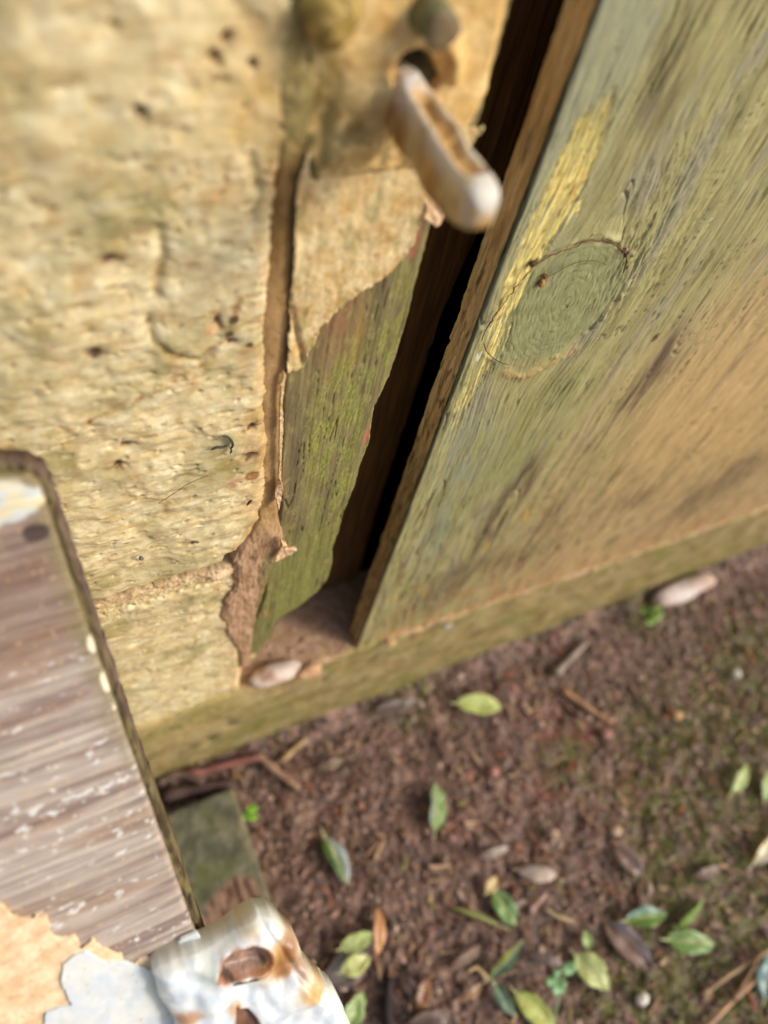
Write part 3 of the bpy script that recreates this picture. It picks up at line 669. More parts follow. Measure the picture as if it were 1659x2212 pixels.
# staple: a flat bar standing straight out of the wall, slot on its upper face
staple = thing("staple", "worn white painted iron staple with a tan slot standing out of the post", "staple")
SX, SZ = 0.0882, 0.5055
Y_TIP = 0.1055
def staple_mesh():
    NS, NR = 90, 56
    V = []; Cc = []
    L = WALL_Y + 0.004 - Y_TIP
    for i in range(NS + 1):
        s = i / NS * L
        e = L - s
        endk = math.sqrt(max(0.0, 1 - max(0.0, (0.0050 - e) / 0.0050) ** 2)) if e < 0.0050 else 1.0
        if i == NS: endk = 0.05
        wob = 0.0003 * math.sin(s * 160)
        wx = (0.0033 + 0.0009 * min(1, s / (0.6 * L)) + 0.0003 * math.sin(s * 110)) * (0.35 + 0.65 * endk); hz = (0.0055 + 0.0008 * math.sin(math.pi * s / L)) * (0.30 + 0.70 * endk)
        for k in range(NR):
            a = 2 * math.pi * k / NR
            ca, sa = math.cos(a), math.sin(a)
            p = 0.44
            x = wx * math.copysign(abs(ca) ** p, ca); z = hz * math.copysign(abs(sa) ** p, sa)
            nz = float(noise(np.array(s / 0.009), np.array(a * 0.9), 7)); n2 = float(fbm(np.array(s / 0.0016), np.array(a * 3.0), 3, 8))
            top = max(0.0, sa) ** 0.5
            slot = math.exp(-((x - 0.0006 * math.sin(s * 130 + 1) - 0.0003) / (0.0022 + 0.0014 * nz + 0.0006 * n2)) ** 4) * top * max(0, min(1, (s - 0.010) / 0.004)) * max(0, min(1, (e - 0.0055) / 0.003))
            z -= (0.0022 + 0.0012 * n2) * slot
            r_ = 1 + 0.13 * nz + 0.05 * n2
            V.append((SX + x * r_ + wob, WALL_Y + 0.004 - s, SZ + z * r_ + 0.0003 * math.sin(s * 300)))
            white = np.array(lin(214, 212, 204)); tan = np.array(lin(190, 146, 78)); brn = np.array(lin(146, 98, 44)); pale = np.array(lin(206, 182, 126))
            c = pale + (tan - pale) * max(0, min(1, 0.5 + 1.2 * nz + 0.7 * n2))                  # side faces
            c = c + (brn - c) * max(0, min(1, (n2 + 0.5 * nz - 0.10) * 3.5)) * 0.85
            c = c + (np.array(lin(96, 66, 34)) - c) * max(0, min(1, (n2 - 0.30) * 5)) * 0.7
            for s0, a0, ks, ka, kk in ((0.30, 3.2, 0.10, 0.9, 0.9), (0.52, 2.9, 0.06, 0.6, 0.8), (0.75, 4.0, 0.16, 0.7, 0.8), (0.12, 3.0, 0.06, 1.2, 0.9), (0.93, 4.6, 0.08, 0.8, 0.8)):
                g_ = math.exp(-((s / L - s0 + 0.05 * nz) / ks) ** 2 - ((a - a0) / ka) ** 2)
                c = c + (np.array(lin(140, 100, 54)) - c) * min(1, kk * g_ * (1.2 + n2))
            w = top * (1 - min(1, slot * 1.3)) * max(0, min(1, 0.75 + 1.6 * n2 + 0.5 * nz))
            w = max(w, 0.8 * max(0, min(1, (0.0060 - e) / 0.003)) * max(0, min(1, 0.45 + sa + 1.2 * n2)))
            c = c + (white - c) * w
            c = c + (np.array(lin(186, 146, 86)) - c) * min(1, slot * 1.2)
            Cc.append(c)
    Q = []
    for i in range(NS):
        for k in range(NR):
            k2 = (k + 1) % NR
            Q.append([i * NR + k, i * NR + k2, (i + 1) * NR + k2, (i + 1) * NR + k])
    t = len(V); V.append(tuple(np.mean(V[-NR:], 0))); Cc.append(Cc[-1])
    T = [[t, NS * NR + k, NS * NR + (k + 1) % NR] for k in range(NR)]
    return make_mesh("bar", V, (np.array(Q), np.array(T)), np.array(Cc), material("staple_paint", 0.5, 0.35, ((500, 0.0004, 0), (1600, 0.0001, 0)), (1, 1, 1), 0.1, 400), staple)
staple_mesh()

# ================================================================== sill / plinth under wall and door
sill = thing("door_sill", "olive cream painted stone sill under the green door, pink worn top edge", "sill")
def sill_top(x): return np.interp(x, [-1, 0.04, 0.06, 0.137, 0.3, 0.52, 1.2], [0.135, 0.135, 0.1335, 0.1315, 0.1245, 0.1175, 0.105])
def sill_build():
    us = axis(-1.1, -0.05, 0.58, 1.3, 0.0011, 0.02)
    prof = [(SILL_Y, t) for t in np.linspace(0.0, 0.965, 70)] + [(SILL_Y + a, b) for a, b in ((0.0002, 0.975), (0.0005, 0.985), (0.0010, 0.992), (0.0018, 0.997))] + [(y, 1.0) for y in np.arange(SILL_Y + 0.003, 0.20, 0.0012)]
    P = np.array(prof); nu, nv = len(us), len(P)
    U = np.repeat(us[:, None], nv, 1); Yv = np.repeat(P[None, :, 0], nu, 0); T = np.repeat(P[None, :, 1], nu, 0)
    z = T * sill_top(U) - 0.01 * (1 - T)
    front = ss(0.999, 0.99, T)
    n = 0.0011 * fbm(U / 0.02, z / 0.014, 4, 150) + 0.0004 * fbm(U / 0.004, z / 0.004, 3, 151)
    for p in ((500, 1568), (455, 1600)):
        q = W([p], SILL_Y)[0]; n = n - 0.004 * blob(U, z, q, 0.004, 0.006)
    Y = Yv - n * front
    chip = 0.0018 * ss(0.05, 0.5, fbm(U / 0.012, z * 0 + 3.3, 4, 152)) * ss(0.93, 1.0, T) * ss(SILL_Y + .012, SILL_Y, Yv)
    z = z - chip + (1 - front) * (0.0008 * fbm(U / 0.006, Yv / 0.006, 4, 153))
    V = np.stack([U, Y, z], -1).reshape(-1, 3)
    Cc = mix(lin(162, 146, 104), lin(138, 118, 76), ss(-0.35, 0.4, fbm(U / 0.025, z / 0.02, 4, 154)))
    Cc = mix(Cc, lin(112, 104, 56), 0.85 * ss(-0.1, 0.4, fbm(U / 0.03, z / 0.012, 4, 155)) * ss(0.7, 0.2, T))
    Cc = mix(Cc, lin(180, 150, 100), 0.7 * ss(0.0, 0.5, fbm(U / 0.012, z / 0.03, 4, 156)))
    Cc = mix(Cc, lin(124, 122, 62), 0.8 * ss(0.25, 0.0, T + 0.15 * fbm(U / 0.01, z / 0.01, 3, 157)))
    Cc = mix(Cc, lin(188, 166, 112), ss(0.10, 0.04, U) * ss(0.4, 0.9, T) * 0.6)
    for p in ((500, 1568), (455, 1600)):
        q = W([p], SILL_Y)[0]; Cc = mix(Cc, lin(60, 46, 22), ss(0.3, 0.7, blob(U, z, q, 0.003, 0.005)))
    Cc = mix(Cc, lin(96, 84, 50), 0.6 * ss(0.15, 0.45, fbm(U / 0.018, z / 0.02, 5, 162)))
    Cc = mix(Cc, lin(84, 66, 48), 0.8 * ss(0.16, 0.04, T + 0.12 * fbm(U / 0.012, z * 0, 4, 163)))
    Cc = mix(Cc, lin(122, 120, 58), 0.5 * ss(-0.2, 0.4, fbm(U / 0.05, z / 0.03, 4, 164)))
    pink = 0.7 * ss(0.965, 0.99, T + 0.02 * fbm(U / 0.006, z / 0.01, 3, 158)) * ss(0.056, 0.062, U) * np.maximum(ss(0.14, 0.12, U), ss(-0.15, 0.35, fbm(U / 0.03, Yv / 0.02, 4, 161)))
    Cc = mix(Cc, mix(lin(190, 152, 116), lin(172, 136, 114), ss(-.3, .3, fbm(U / 0.01, Yv / 0.006, 3, 159))), pink * 0.9)
    Cc = mix(Cc, lin(172, 140, 118), ss(SILL_Y + 0.004, SILL_Y + 0.012, Yv) * ss(-0.5, 0.2, fbm(U / 0.006, Yv / 0.006, 4, 160)) * ss(.055, .06, U))
    idx = np.arange(nu * nv).reshape(nu, nv)
    q = np.stack([idx[:-1, :-1], idx[1:, :-1], idx[1:, 1:], idx[:-1, 1:]], -1).reshape(-1, 4)
    make_mesh("sill_block", V, q, Cc.reshape(-1, 3), M_SILL, sill)
sill_build()

# ================================================================== door
door = thing("door", "weathered olive green wooden door with a knot and yellow worn streak", "door")
DX = 0.137
KN = W([(1228, 648)], DOOR_Y)[0]
KRING = W([(1062, 690), (1100, 625), (1180, 552), (1260, 520), (1330, 528), (1352, 552), (1345, 620), (1290, 690), (1205, 762), (1130, 780), (1085, 778), (1058, 750)], DOOR_Y)
STREAK = W([(1332, 185), (1322, 260), (1292, 330), (1262, 410), (1240, 436), (1266, 424), (1258, 458), (1228, 470), (1200, 508), (1174, 552), (1152, 590), (1132, 640), (1108, 690), (1100, 760), (1070, 780), (1040, 830), (1010, 880), (975, 940), (985, 870), (1020, 790), (1044, 720), (1060, 680), (1100, 590), (1160, 450), (1212, 335), (1246, 265), (1300, 205)], DOOR_Y)
# grain follows the vertical but parts round the knot
def warp(u, v):
    dx = (u - KN[0]) / 0.022; dz = (v - KN[1]) / 0.034
    r2 = dx * dx + dz * dz
    s = u - 0.012 * np.tanh(dx * 1.6) * np.exp(-r2 * 0.55)
    s = s + 0.0025 * noise(u / 0.05, v / 0.06, 170) + 0.0010 * noise(u / 0.02, v / 0.03, 171)
    return s, r2
def knot_mask(u, v):
    return ss(-0.0020, 0.0030, sdf(u, v, KRING) + 0.0012 * fbm(u / .006, v / .008, 3, 169))
def door_fields(u, v):
    s, r2 = warp(u, v)
    km = knot_mask(u, v)
    kr = np.hypot((u - KN[0]) * 1.0 + 0.35 * (v - KN[1]), (v - KN[1]) * 0.62 - 0.25 * (u - KN[0]))
    kr = kr + 0.0005 * fbm(u / 0.004, v / 0.004, 3, 172)
    return s, km, kr
def door_h(u, v, d):
    s, km, kr = door_fields(u, v)
    sx = np.maximum(1.0, (u - 0.13) / 0.12)
    gr = fbm(s / 0.0016, v / 0.05, 4, 173, 0.55)
    broad = fbm(s / 0.006, v / 0.09, 3, 174)
    rough = ss(-0.2, 0.5, fbm(u / 0.03, v / 0.03, 3, 175))
    h = (0.00055 * gr + 0.0007 * broad) * (1 - 0.8 * km) * (0.5 + rough)
    h = h + 0.0004 * fbm(s / 0.003, v / 0.008, 3, 176) * (1 - km) * rough
    # torn fibres above right of the knot
    tr = blob(u, v, W([(1420, 470)], DOOR_Y)[0], 0.022, 0.045) + 0.7 * blob(u, v, W([(1400, 560)], DOOR_Y)[0], 0.01, 0.01)
    h = h + tr * 0.0008 * ridge(s / 0.0030, v / 0.012, 4, 177)
    h = h + 0.00022 * fbm(s / 0.0008, v / 0.010, 3, 243) * (1 - km) - 0.0007 * ss(0.035, 0.0, np.abs(noise(s / 0.0048 + 0.3 * noise(u / .01, v / .01, 5), v / 0.05, 238))) * ss(0.05, 0.3, fbm(u / 0.016, v / 0.022, 3, 239)) * (1 - km)
    ringn = np.abs(((kr / 0.0021 + 0.4 * noise(u / 0.006, v / 0.006, 178)) % 1) - 0.5)
    fine = fbm(u / 0.0009 + v / 0.004, v / 0.006, 3, 179)
    h = h + km * (-0.00022 * ss(0.16, 0.0, ringn) * ss(-0.2, 0.3, noise(u / 0.005, v / 0.005, 180)) + 0.00016 * fine)
    dk = segd(u, v, KRING, True)
    h = h - 0.0009 * np.exp(-(dk / 0.0005) ** 2) * ss(-0.004, 0.006, (v - KN[1]) - 0.35 * (u - KN[0])) * ss(-0.1, 0.3, fbm(u / 0.01, v / 0.01, 3, 181))
    h = h + 0.0010 * np.exp(-((dk - 0.002) / 0.0014) ** 2) * (1 - km) * ss(0, 0.4, fbm(u / 0.008, v / 0.008, 3, 182))
    low = W([(1090, 805), (1130, 815), (1200, 780), (1240, 755)], DOOR_Y)
    h = h + 0.0012 * np.exp(-(segd(u, v, low) / 0.002) ** 2) * (0.6 + 0.8 * fbm(u / 0.004, v / 0.004, 3, 183))
    # worn streak lies a hair below the paint
    sk = sdf(u, v, STREAK) + 0.0030 * fbm(s / 0.0009, v / 0.03, 4, 184)
    h = h - 0.0004 * ss(-0.0002, 0.0006, sk) + 0.00025 * fbm(u / 0.0007, v / 0.012, 3, 185) * ss(0, 0.001, sk)
    # cracks along the grain
    cr = np.abs(noise(s / 0.013, v / 0.14, 186))
    h = h - 0.0010 * ss(0.022, 0, cr) * ss(0.05, 0.3, noise(u / 0.02, v / 0.05, 187)) * (1 - km)
    # round front corner
    e = u - DX - 0.0002 * fbm(v / 0.006, v * 0, 3, 188)
    h = h - 0.0011 * (1 - np.sqrt(np.clip(1 - np.clip(1 - e / 0.0011, 0, 1) ** 2, 0, 1)))
    return h
def dpos(u, v, pts, rx, rz):
    m = 0
    for p in pts: m = m + blob(u, v, W([p], DOOR_Y)[0], rx, rz)
    return np.clip(m, 0, 1)
def door_c(u, v, d, h):
    s, km, kr = door_fields(u, v)
    base = 0.7 * fbm(s / 0.010, v / 0.10, 4, 190) + 0.5 * fbm(u / 0.012, v / 0.02, 5, 235)
    G1 = lin(148, 142, 96); G2 = lin(168, 162, 110); GREY = lin(146, 142, 118); TAN = lin(182, 154, 108); BLUE = lin(140, 144, 116)
    c = mix(G1, G2, ss(-0.35, 0.35, base))
    c = mix(c, GREY, ss(0.0, 0.4, fbm(s / 0.012, v / 0.05, 4, 191)) * 0.75)
    # smoother grey green band beside the corner, upper part
    c = mix(c, lin(152, 154, 124), 0.8 * ss(0.165, 0.15, u) * ss(0.42, 0.47, v))
    # tan wood showing through on the right and low parts
    t = ss(0.19, 0.27, u + 0.5 * (0.44 - v) + 0.03 * fbm(s / 0.02, v / 0.1, 4, 192)) * ss(0.52, 0.44, v + 0.0 * u)
    right = ss(-0.02, 0.075, (u - 0.20) - 0.9 * np.maximum(0, (v - 0.36)) * 0.9 + 0.02 * fbm(s / 0.008, v / 0.06, 4, 193) + 0.03 * fbm(s / 0.003, v / 0.08, 4, 213))
    c = mix(c, TAN, right * 0.85 * ss(0.50, 0.43, v))
    c = mix(c, lin(196, 162, 104), 0.6 * dpos(u, v, [(1500, 900), (1600, 950)], 0.05, 0.05))
    c = mix(c, lin(196, 166, 112), 0.5 * dpos(u, v, [(1620, 760)], 0.05, 0.05))
    # olive streaks through the tan
    c = mix(c, lin(146, 140, 88), 0.8 * ss(0.08, 0.45, fbm(s / 0.009, v / 0.10, 4, 194)) * ss(0.34, 0.2, u))
    c = mix(c, lin(146, 126, 84), 0.7 * ss(0.0, 0.45, fbm(s / 0.018, v / 0.05, 4, 214)) * ss(0.33, 0.22, v))
    c = mix(c, lin(120, 104, 70), 0.55 * ss(0.1, 0.45, fbm(s / 0.0035, v / 0.10, 4, 215)) * right)
    # green belt through the middle-left
    c = mix(c, lin(140, 142, 90), 0.75 * dpos(u, v, [(1120, 950), (1080, 1010), (1200, 900), (1000, 1050), (1290, 1000)], 0.016, 0.03) * ss(-0.4, 0.3, fbm(s / 0.004, v / 0.03, 4, 195)))
    c = mix(c, BLUE, 0.85 * dpos(u, v, [(960, 1130), (930, 1200), (1000, 1010), (1010, 940)], 0.011, 0.022) * ss(-0.4, 0.2, fbm(s / 0.006, v / 0.03, 3, 196)))
    # brown dirt smears along the grain
    dk = dpos(u, v, [(1100, 1090), (1070, 1130), (1180, 1130), (1120, 1050)], 0.0075, 0.030) * 0.95 + dpos(u, v, [(1560, 1045), (1490, 1090), (1600, 1020)], 0.022, 0.026) * 0.75 + dpos(u, v, [(1390, 830), (1370, 860), (1405, 800)], 0.0045, 0.022) * 1.3 + dpos(u, v, [(1430, 810)], 0.004, 0.02) * .5 + 0.7 * dpos(u, v, [(1000, 1240), (930, 1300), (1120, 1210)], 0.03, 0.018) + 0.6 * dpos(u, v, [(1340, 1090)], 0.03, 0.015)
    c = mix(c, lin(92, 76, 56), np.clip(dk * 1.1, 0, 1) * ss(-0.35, 0.1, fbm(s / 0.0028, v / 0.05, 4, 197)) * 0.95)
    c = mix(c, lin(112, 98, 62), 0.75 * ss(0.2, 0.55, fbm(s / 0.004, v / 0.09, 4, 198)) * ss(-0.2, 0.3, fbm(u / 0.03, v / 0.03, 3, 199)))
    c = mix(c, lin(96, 84, 54), 0.7 * dpos(u, v, [(1440, 230), (1450, 120), (1480, 60)], 0.004, 0.02) * ss(-0.4, 0.3, fbm(s / 0.002, v / 0.03, 3, 200)))
    low_t = ss(0.36, 0.2, v)
    c = mix(c, lin(122, 102, 70), 0.75 * low_t * ss(0.05, 0.4, fbm(s / 0.007, v / 0.022, 5, 231)))
    c = mix(c, lin(158, 156, 112), 0.6 * low_t * ss(0.1, 0.4, fbm(s / 0.009, v / 0.03, 4, 232)) * ss(0.30, 0.2, u))
    c = mix(c, lin(96, 78, 56), 0.85 * low_t * ss(0.28, 0.5, fbm(s / 0.004, v / 0.016, 4, 233)))
    c = mix(c, lin(206, 186, 136), 0.5 * right * ss(0.2, 0.5, fbm(s / 0.002, v / 0.05, 4, 234)))
    # orange yellow fibres low down
    lowz = 1.1 * ss(0.28, 0.18, v) * ss(0.30, 0.15, u) + 0.9 * dpos(u, v, [(1090, 1120), (1070, 1150), (1140, 1120)], 0.012, 0.02)
    c = mix(c, lin(206, 160, 66), np.clip(lowz, 0, 1) * ss(0.22, 0.5, fbm(s / 0.0028, v / 0.03, 4, 201)) * 0.9)
    c = mix(c, lin(182, 132, 88), 0.6 * ss(0.20, 0.135, v) * ss(-0.2, 0.4, fbm(s / 0.006, v / 0.03, 4, 202)))
    c = mix(c, lin(196, 142, 90), 0.7 * ss(0.012, 0.002, v - sill_top(u)) * ss(-.3, .2, fbm(u / 0.01, v / 0.01, 3, 9)))
    # crisp fibres and hairline cracks along the grain
    c = c * (1 + 0.20 * fbm(s / 0.0007, v / 0.014, 4, 236) * (1 - km) + 0.10 * fbm(u / 0.0011, v / 0.0016, 3, 237))[:, None]
    hc_ = np.abs(noise(s / 0.0048 + 0.3 * noise(u / .01, v / .01, 5), v / 0.05, 238))
    c = mix(c, lin(84, 74, 48), 0.8 * ss(0.035, 0.0, hc_) * ss(0.05, 0.3, fbm(u / 0.016, v / 0.022, 3, 239)) * (1 - km))
    tan_chip = ss(0.42, 0.5, fbm(s / 0.0026, v / 0.010, 4, 241) + 0.2 * noise(u / 0.03, v / 0.03, 242))
    c = mix(c, lin(178, 150, 108), 0.7 * tan_chip * (1 - km))
    # knot
    c = mix(c, mix(lin(136, 138, 94), lin(150, 150, 106), ss(-0.3, 0.3, fbm(u / 0.004, v / 0.006, 3, 203))), km * 0.92)
    ringn = np.abs(((kr / 0.0021 + 0.4 * noise(u / 0.006, v / 0.006, 178)) % 1) - 0.5)
    c = mix(c, lin(70, 66, 44), km * ss(0.12, 0.0, ringn) * ss(-0.1, 0.35, noise(u / 0.007, v / 0.005, 180)) * 0.7)
    c = mix(c, lin(86, 82, 52), km * ss(0.22, 0.5, fbm(u / 0.0009 + v / 0.004, v / 0.006, 3, 179)) * 0.5)
    dk = segd(u, v, KRING, True)
    c = mix(c, lin(82, 56, 36), np.exp(-(dk / 0.0004) ** 2) * ss(-0.004, 0.006, (v - KN[1]) - 0.35 * (u - KN[0])) * ss(-0.1, 0.25, fbm(u / 0.008, v / 0.008, 3, 181)) * 0.75)
    low = W([(1090, 805), (1130, 815), (1200, 780), (1240, 755)], DOOR_Y)
    c = mix(c, lin(186, 140, 88), 0.85 * np.exp(-(segd(u, v, low) / 0.0018) ** 2) * ss(-0.3, 0.3, fbm(u / 0.003, v / 0.003, 3, 204)))
    up = W([(1075, 660), (1120, 612), (1180, 556), (1230, 530)], DOOR_Y)
    c = mix(c, lin(212, 180, 96), 0.6 * np.exp(-((segd(u, v, up)) / 0.0016) ** 2) * ss(0, 0.3, fbm(u / 0.002, v / 0.003, 3, 205)))
    for p, r in (((1172, 605), 0.0013), ((1150, 572), 0.0016), ((1352, 545), 0.0012), ((1416, 728), 0.0018), ((1155, 566), 0.001), ((1225, 662), 0.0006)):
        c = mix(c, lin(70, 46, 32), 0.9 * ss(0.3, 0.6, blob(u, v, W([p], DOOR_Y)[0], r, r * 1.6) + 0.2 * fbm(u / .001, v / .001, 2, 3)))
    # worn yellow streak
    sk = sdf(u, v, STREAK) + 0.0036 * fbm(s / 0.0009, v / 0.03, 4, 184) + 0.0016 * fbm(u / 0.0014, v / 0.006, 4, 206)
    lowpart = ss(0.455, 0.42, v)
    sk = sk - 0.0040 * lowpart * ss(-0.15, 0.25, fbm(s / 0.0016, v / 0.03, 3, 207)) - 0.004 * ss(0.43, 0.405, v) * ss(-0.3, 0.1, fbm(s / 0.0012, v / 0.03, 3, 217))
    y = mix(lin(236, 218, 132), lin(204, 172, 92), ss(-0.1, 0.35, fbm(s / 0.0007, v / 0.016, 4, 208)))
    y = mix(y, lin(250, 238, 164), ss(0.15, 0.4, fbm(s / 0.0009, v / 0.012, 4, 211)))
    y = mix(y, lin(142, 116, 58), ss(0.1, 0.4, fbm(u / 0.0012, v / 0.005, 4, 209)) * 0.85)
    y = mix(y, lin(178, 160, 64), ss(0.47, 0.50, v) * 0.6)
    c = mix(c, y, 0.97 * ss(-0.0005, 0.0006, sk) * ss(0.512, 0.485, v + 0.016 * fbm(s / 0.0012, v / 0.02, 3, 244)) * (0.45 + 0.55 * ss(-0.25, 0.1, fbm(s / 0.0022, v / 0.012, 4, 245))))
    # darker greenish grey along the very corner
    c = mix(c, lin(92, 92, 68), ss(0.0012, 0.0005, u - DX) * 0.85)
    c = mix(c, lin(222, 218, 196), 0.9 * ss(0.45, 0.6, blob(u, v, W([(1035, 772)], DOOR_Y)[0], 0.0014, 0.003) + 0.3 * fbm(u / 0.0008, v / 0.0012, 2, 4)))
    c = mix(c, lin(216, 206, 170), ss(0.70, 0.78, fbm(u / 0.0012, v / 0.0016, 2, 210)) * 0.6)
    return c
us = axis(DX, DX, 0.225, 1.0, 0.00036, 0.010); us = us[us <= 1.0]
vs = axis(0.104, 0.35, 0.56, 1.35, 0.00050, 0.012)
def fine_axis_v():
    a = np.concatenate([np.arange(0.104, 0.2593, 0.0012), np.arange(0.26, 0.3595, 0.0008), np.arange(0.36, 0.5298, 0.0005), 0.5298 + np.cumsum(np.geomspace(0.0005, 0.02, 130))])
    return a[a < 1.4]
def fine_axis_u():
    a = np.concatenate([np.arange(DX, 0.1998, 0.00034), np.arange(0.20, 0.2995, 0.0007), np.arange(0.30, 0.5595, 0.0016), 0.5595 + np.cumsum(np.geomspace(0.0016, 0.02, 60))])
    return a[a < 1.02]
sheet("door_board", fine_axis_u(), fine_axis_v(), wall_frame(DOOR_Y), door_h, door_c, M_DOOR, door, thick=0.0)
# the door's edge: bare brown wood
def edge_frame(u, v, h): return np.stack([np.full_like(u, DX) - h, u, v], -1)
def edge_h(u, v, d):
    h = 0.0004 * fbm(u / 0.0025, v / 0.03, 4, 220) + 0.0003 * fbm(u / 0.0012, v / 0.004, 3, 221)
    h = h - 0.0012 * ss(0.05, 0, np.abs(noise(u / 0.006, v / 0.08, 222))) * ss(0, 0.2, noise(u / 0.01, v / 0.03, 223)) + 0.0
    rag = 0.1610 + 0.0016 * fbm(v / 0.02, v * 0, 4, 224)
    h = h - 0.02 * ss(0, 0.0030, u - rag)
    h = h + 0.0003 * ss(0.154, 0.150, u)
    return h
def edge_c(u, v, d, h):
    c = mix(lin(246, 212, 150), lin(232, 190, 128), ss(-0.3, 0.3, fbm(u / 0.003, v / 0.05, 4, 225)))
    c = mix(c, lin(110, 78, 48), ss(0.0, 0.4, fbm(u / 0.004, v / 0.025, 4, 226)) * 0.7 * ss(0.0035, 0.0, np.abs(u - 0.1565)) )
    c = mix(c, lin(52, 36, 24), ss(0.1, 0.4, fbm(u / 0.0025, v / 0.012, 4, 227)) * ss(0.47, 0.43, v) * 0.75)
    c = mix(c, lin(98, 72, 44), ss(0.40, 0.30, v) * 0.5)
    c = mix(c, lin(190, 144, 80), ss(0.3, 0.6, fbm(u / 0.001, v / 0.02, 3, 228)) * 0.5)
    c = mix(c, lin(98, 100, 74), ss(0.1506, 0.1502, u + 0.0004 * fbm(v / 0.01, v * 0, 3, 229)))
    return c
sheet("door_edge", np.concatenate([np.arange(DOOR_Y + 0.0009, 0.168, 0.0003), np.array([0.18])]), np.concatenate([np.arange(0.104, 0.3, 0.001), np.arange(0.3, 0.54, 0.0006), np.arange(0.54, 1.4, 0.01)]), edge_frame, edge_h, edge_c, M_EDGE, door)
def box(name, lo, hi, colr, mat, parent):
    x0, y0, z0 = lo; x1, y1, z1 = hi
    V = [(x, y, z) for x in (x0, x1) for y in (y0, y1) for z in (z0, z1)]
    return make_mesh(name, V, np.array([[0, 1, 3, 2], [4, 6, 7, 5], [0, 4, 5, 1], [2, 3, 7, 6], [0, 2, 6, 4], [1, 5, 7, 3]]), colr, mat, parent, False)
box("door_core", (DX + 0.003, 0.1535, 0.106), (1.0, 0.1612, 1.38), lin(120, 90, 56), M_BARE, door)
box("ledge", (0.19, 0.163, 0.108), (1.0, 0.196, 1.36), lin(104, 76, 46), M_BARE, door)
box("added_lintel", (0.05, 0.135, 1.385), (1.2, 0.34, 1.55), lin(180, 160, 110), M_FILM, frame)  # added out of view to close the gap against light from above
box("added_dark_backing", (0.04, 0.32, -0.05), (1.3, 0.34, 1.45), lin(40, 32, 26), M_BARE, frame)  # added unseen dark panel, stops light leaking into the gap from behind
box("far_post", (1.003, 0.148, 0.10), (1.08, 0.33, 1.40), lin(180, 160, 110), M_FILM, frame)
# a dry root thread along the knot, with knots of dirt
rt = smooth_path([on(q, 1, DOOR_Y - 0.0012) for q in ((1040, 735), (1062, 692), (1085, 660), (1108, 630), (1140, 590), (1168, 565), (1200, 548), (1240, 534), (1275, 519), (1312, 522), (1335, 535), (1350, 543), (1353, 565), (1345, 590))], 6)
root = tube("root_thread", rt + 0.0003 * np.random.RandomState(2).uniform(-1, 1, rt.shape), 0.00014 + 0.00016 * np.abs(np.sin(np.arange(len(rt)) * 0.7 + 1)) * np.abs(np.sin(np.arange(len(rt)) * 0.23)), lin(104, 74, 48), M_BIT, None, 6, 5)
tag(root, "thin brown dry root arching along the top of the door knot", "root")
rt = smooth_path([on(q, 1, DOOR_Y - 0.0011) for q in ((1045, 742), (1052, 760), (1068, 775), (1082, 783), (1098, 788))], 5)
hair = tube("root_thread", rt, 0.00016, lin(70, 48, 34), M_BIT, None, 5, 6)
tag(hair, "short dark root hair curving below the knot at the door corner", "root")
rt = smooth_path([on(q, 1, DOOR_Y - 0.0012) for q in ((1178, 600), (1200, 590), (1225, 576), (1250, 566), (1285, 563), (1310, 572))], 5)
tag(tube("root_thread", rt, 0.00011, lin(96, 72, 48), M_BIT, None, 5, 7), "fine root hair inside the knot, starting at the orange crumb", "root")

def lump(name, c, r, colr, mat, par=None, seed=0, sq=(1, 1, 1), sub=2, colr2=None):
    import bmesh
    bm = bmesh.new(); bmesh.ops.create_icosphere(bm, subdivisions=sub, radius=1.0)
    rs = np.random.RandomState(seed)
    V = np.array([v.co[:] for v in bm.verts]); Fc = np.array([[v.index for v in f.verts] for f in bm.faces]); bm.free()
    o = rs.uniform(-50, 50, 3)
    n = fbm(V[:, 0] * 1.4 + o[0] + V[:, 2], V[:, 1] * 1.4 + o[1] - V[:, 2] * 0.7, 3, seed)
    P = V * (1 + 0.35 * n[:, None]) * np.array(sq) * r
    a = rs.uniform(0, 6.28); ca, sa = math.cos(a), math.sin(a)
    if par != 'keep': pass
    cols = mix(np.tile(colr, (len(V), 1)), np.tile(colr2 if colr2 is not None else np.asarray(colr) * 0.6, (len(V), 1)), ss(-0.2, 0.4, n))
    return make_mesh(name, P + np.array(c), Fc, cols, mat, None if par in (None, 'keep') else par)
crumb = thing("crumb", "orange brown crumb of dirt stuck beside the knot on the green door", "crumb")
lump("pellet", on((1170, 612), 1, DOOR_Y - 0.001), 0.0011, lin(196, 140, 70), M_BIT, crumb, 3, (1, .8, 1.6), 2, lin(90, 56, 30))
lump("pellet", on((1178, 596), 1, DOOR_Y - 0.001), 0.0009, lin(150, 100, 56), M_BIT, crumb, 4, (1.4, .8, .9), 2, lin(60, 40, 24))
tag(lump("crumb", on((1352, 541), 1, DOOR_Y - 0.001), 0.0008, lin(190, 140, 110), M_BIT, None, 5, (1, .8, 1.4)), "tiny pinkish crumb at the upper right end of the arched root", "crumb")
tag(lump("crumb", on((1152, 570), 1, DOOR_Y - 0.0008), 0.0011, lin(82, 66, 46), M_BIT, None, 6, (1.3, .7, 1.2)), "dark dirt crumb caught under the arched root left of the knot", "crumb")

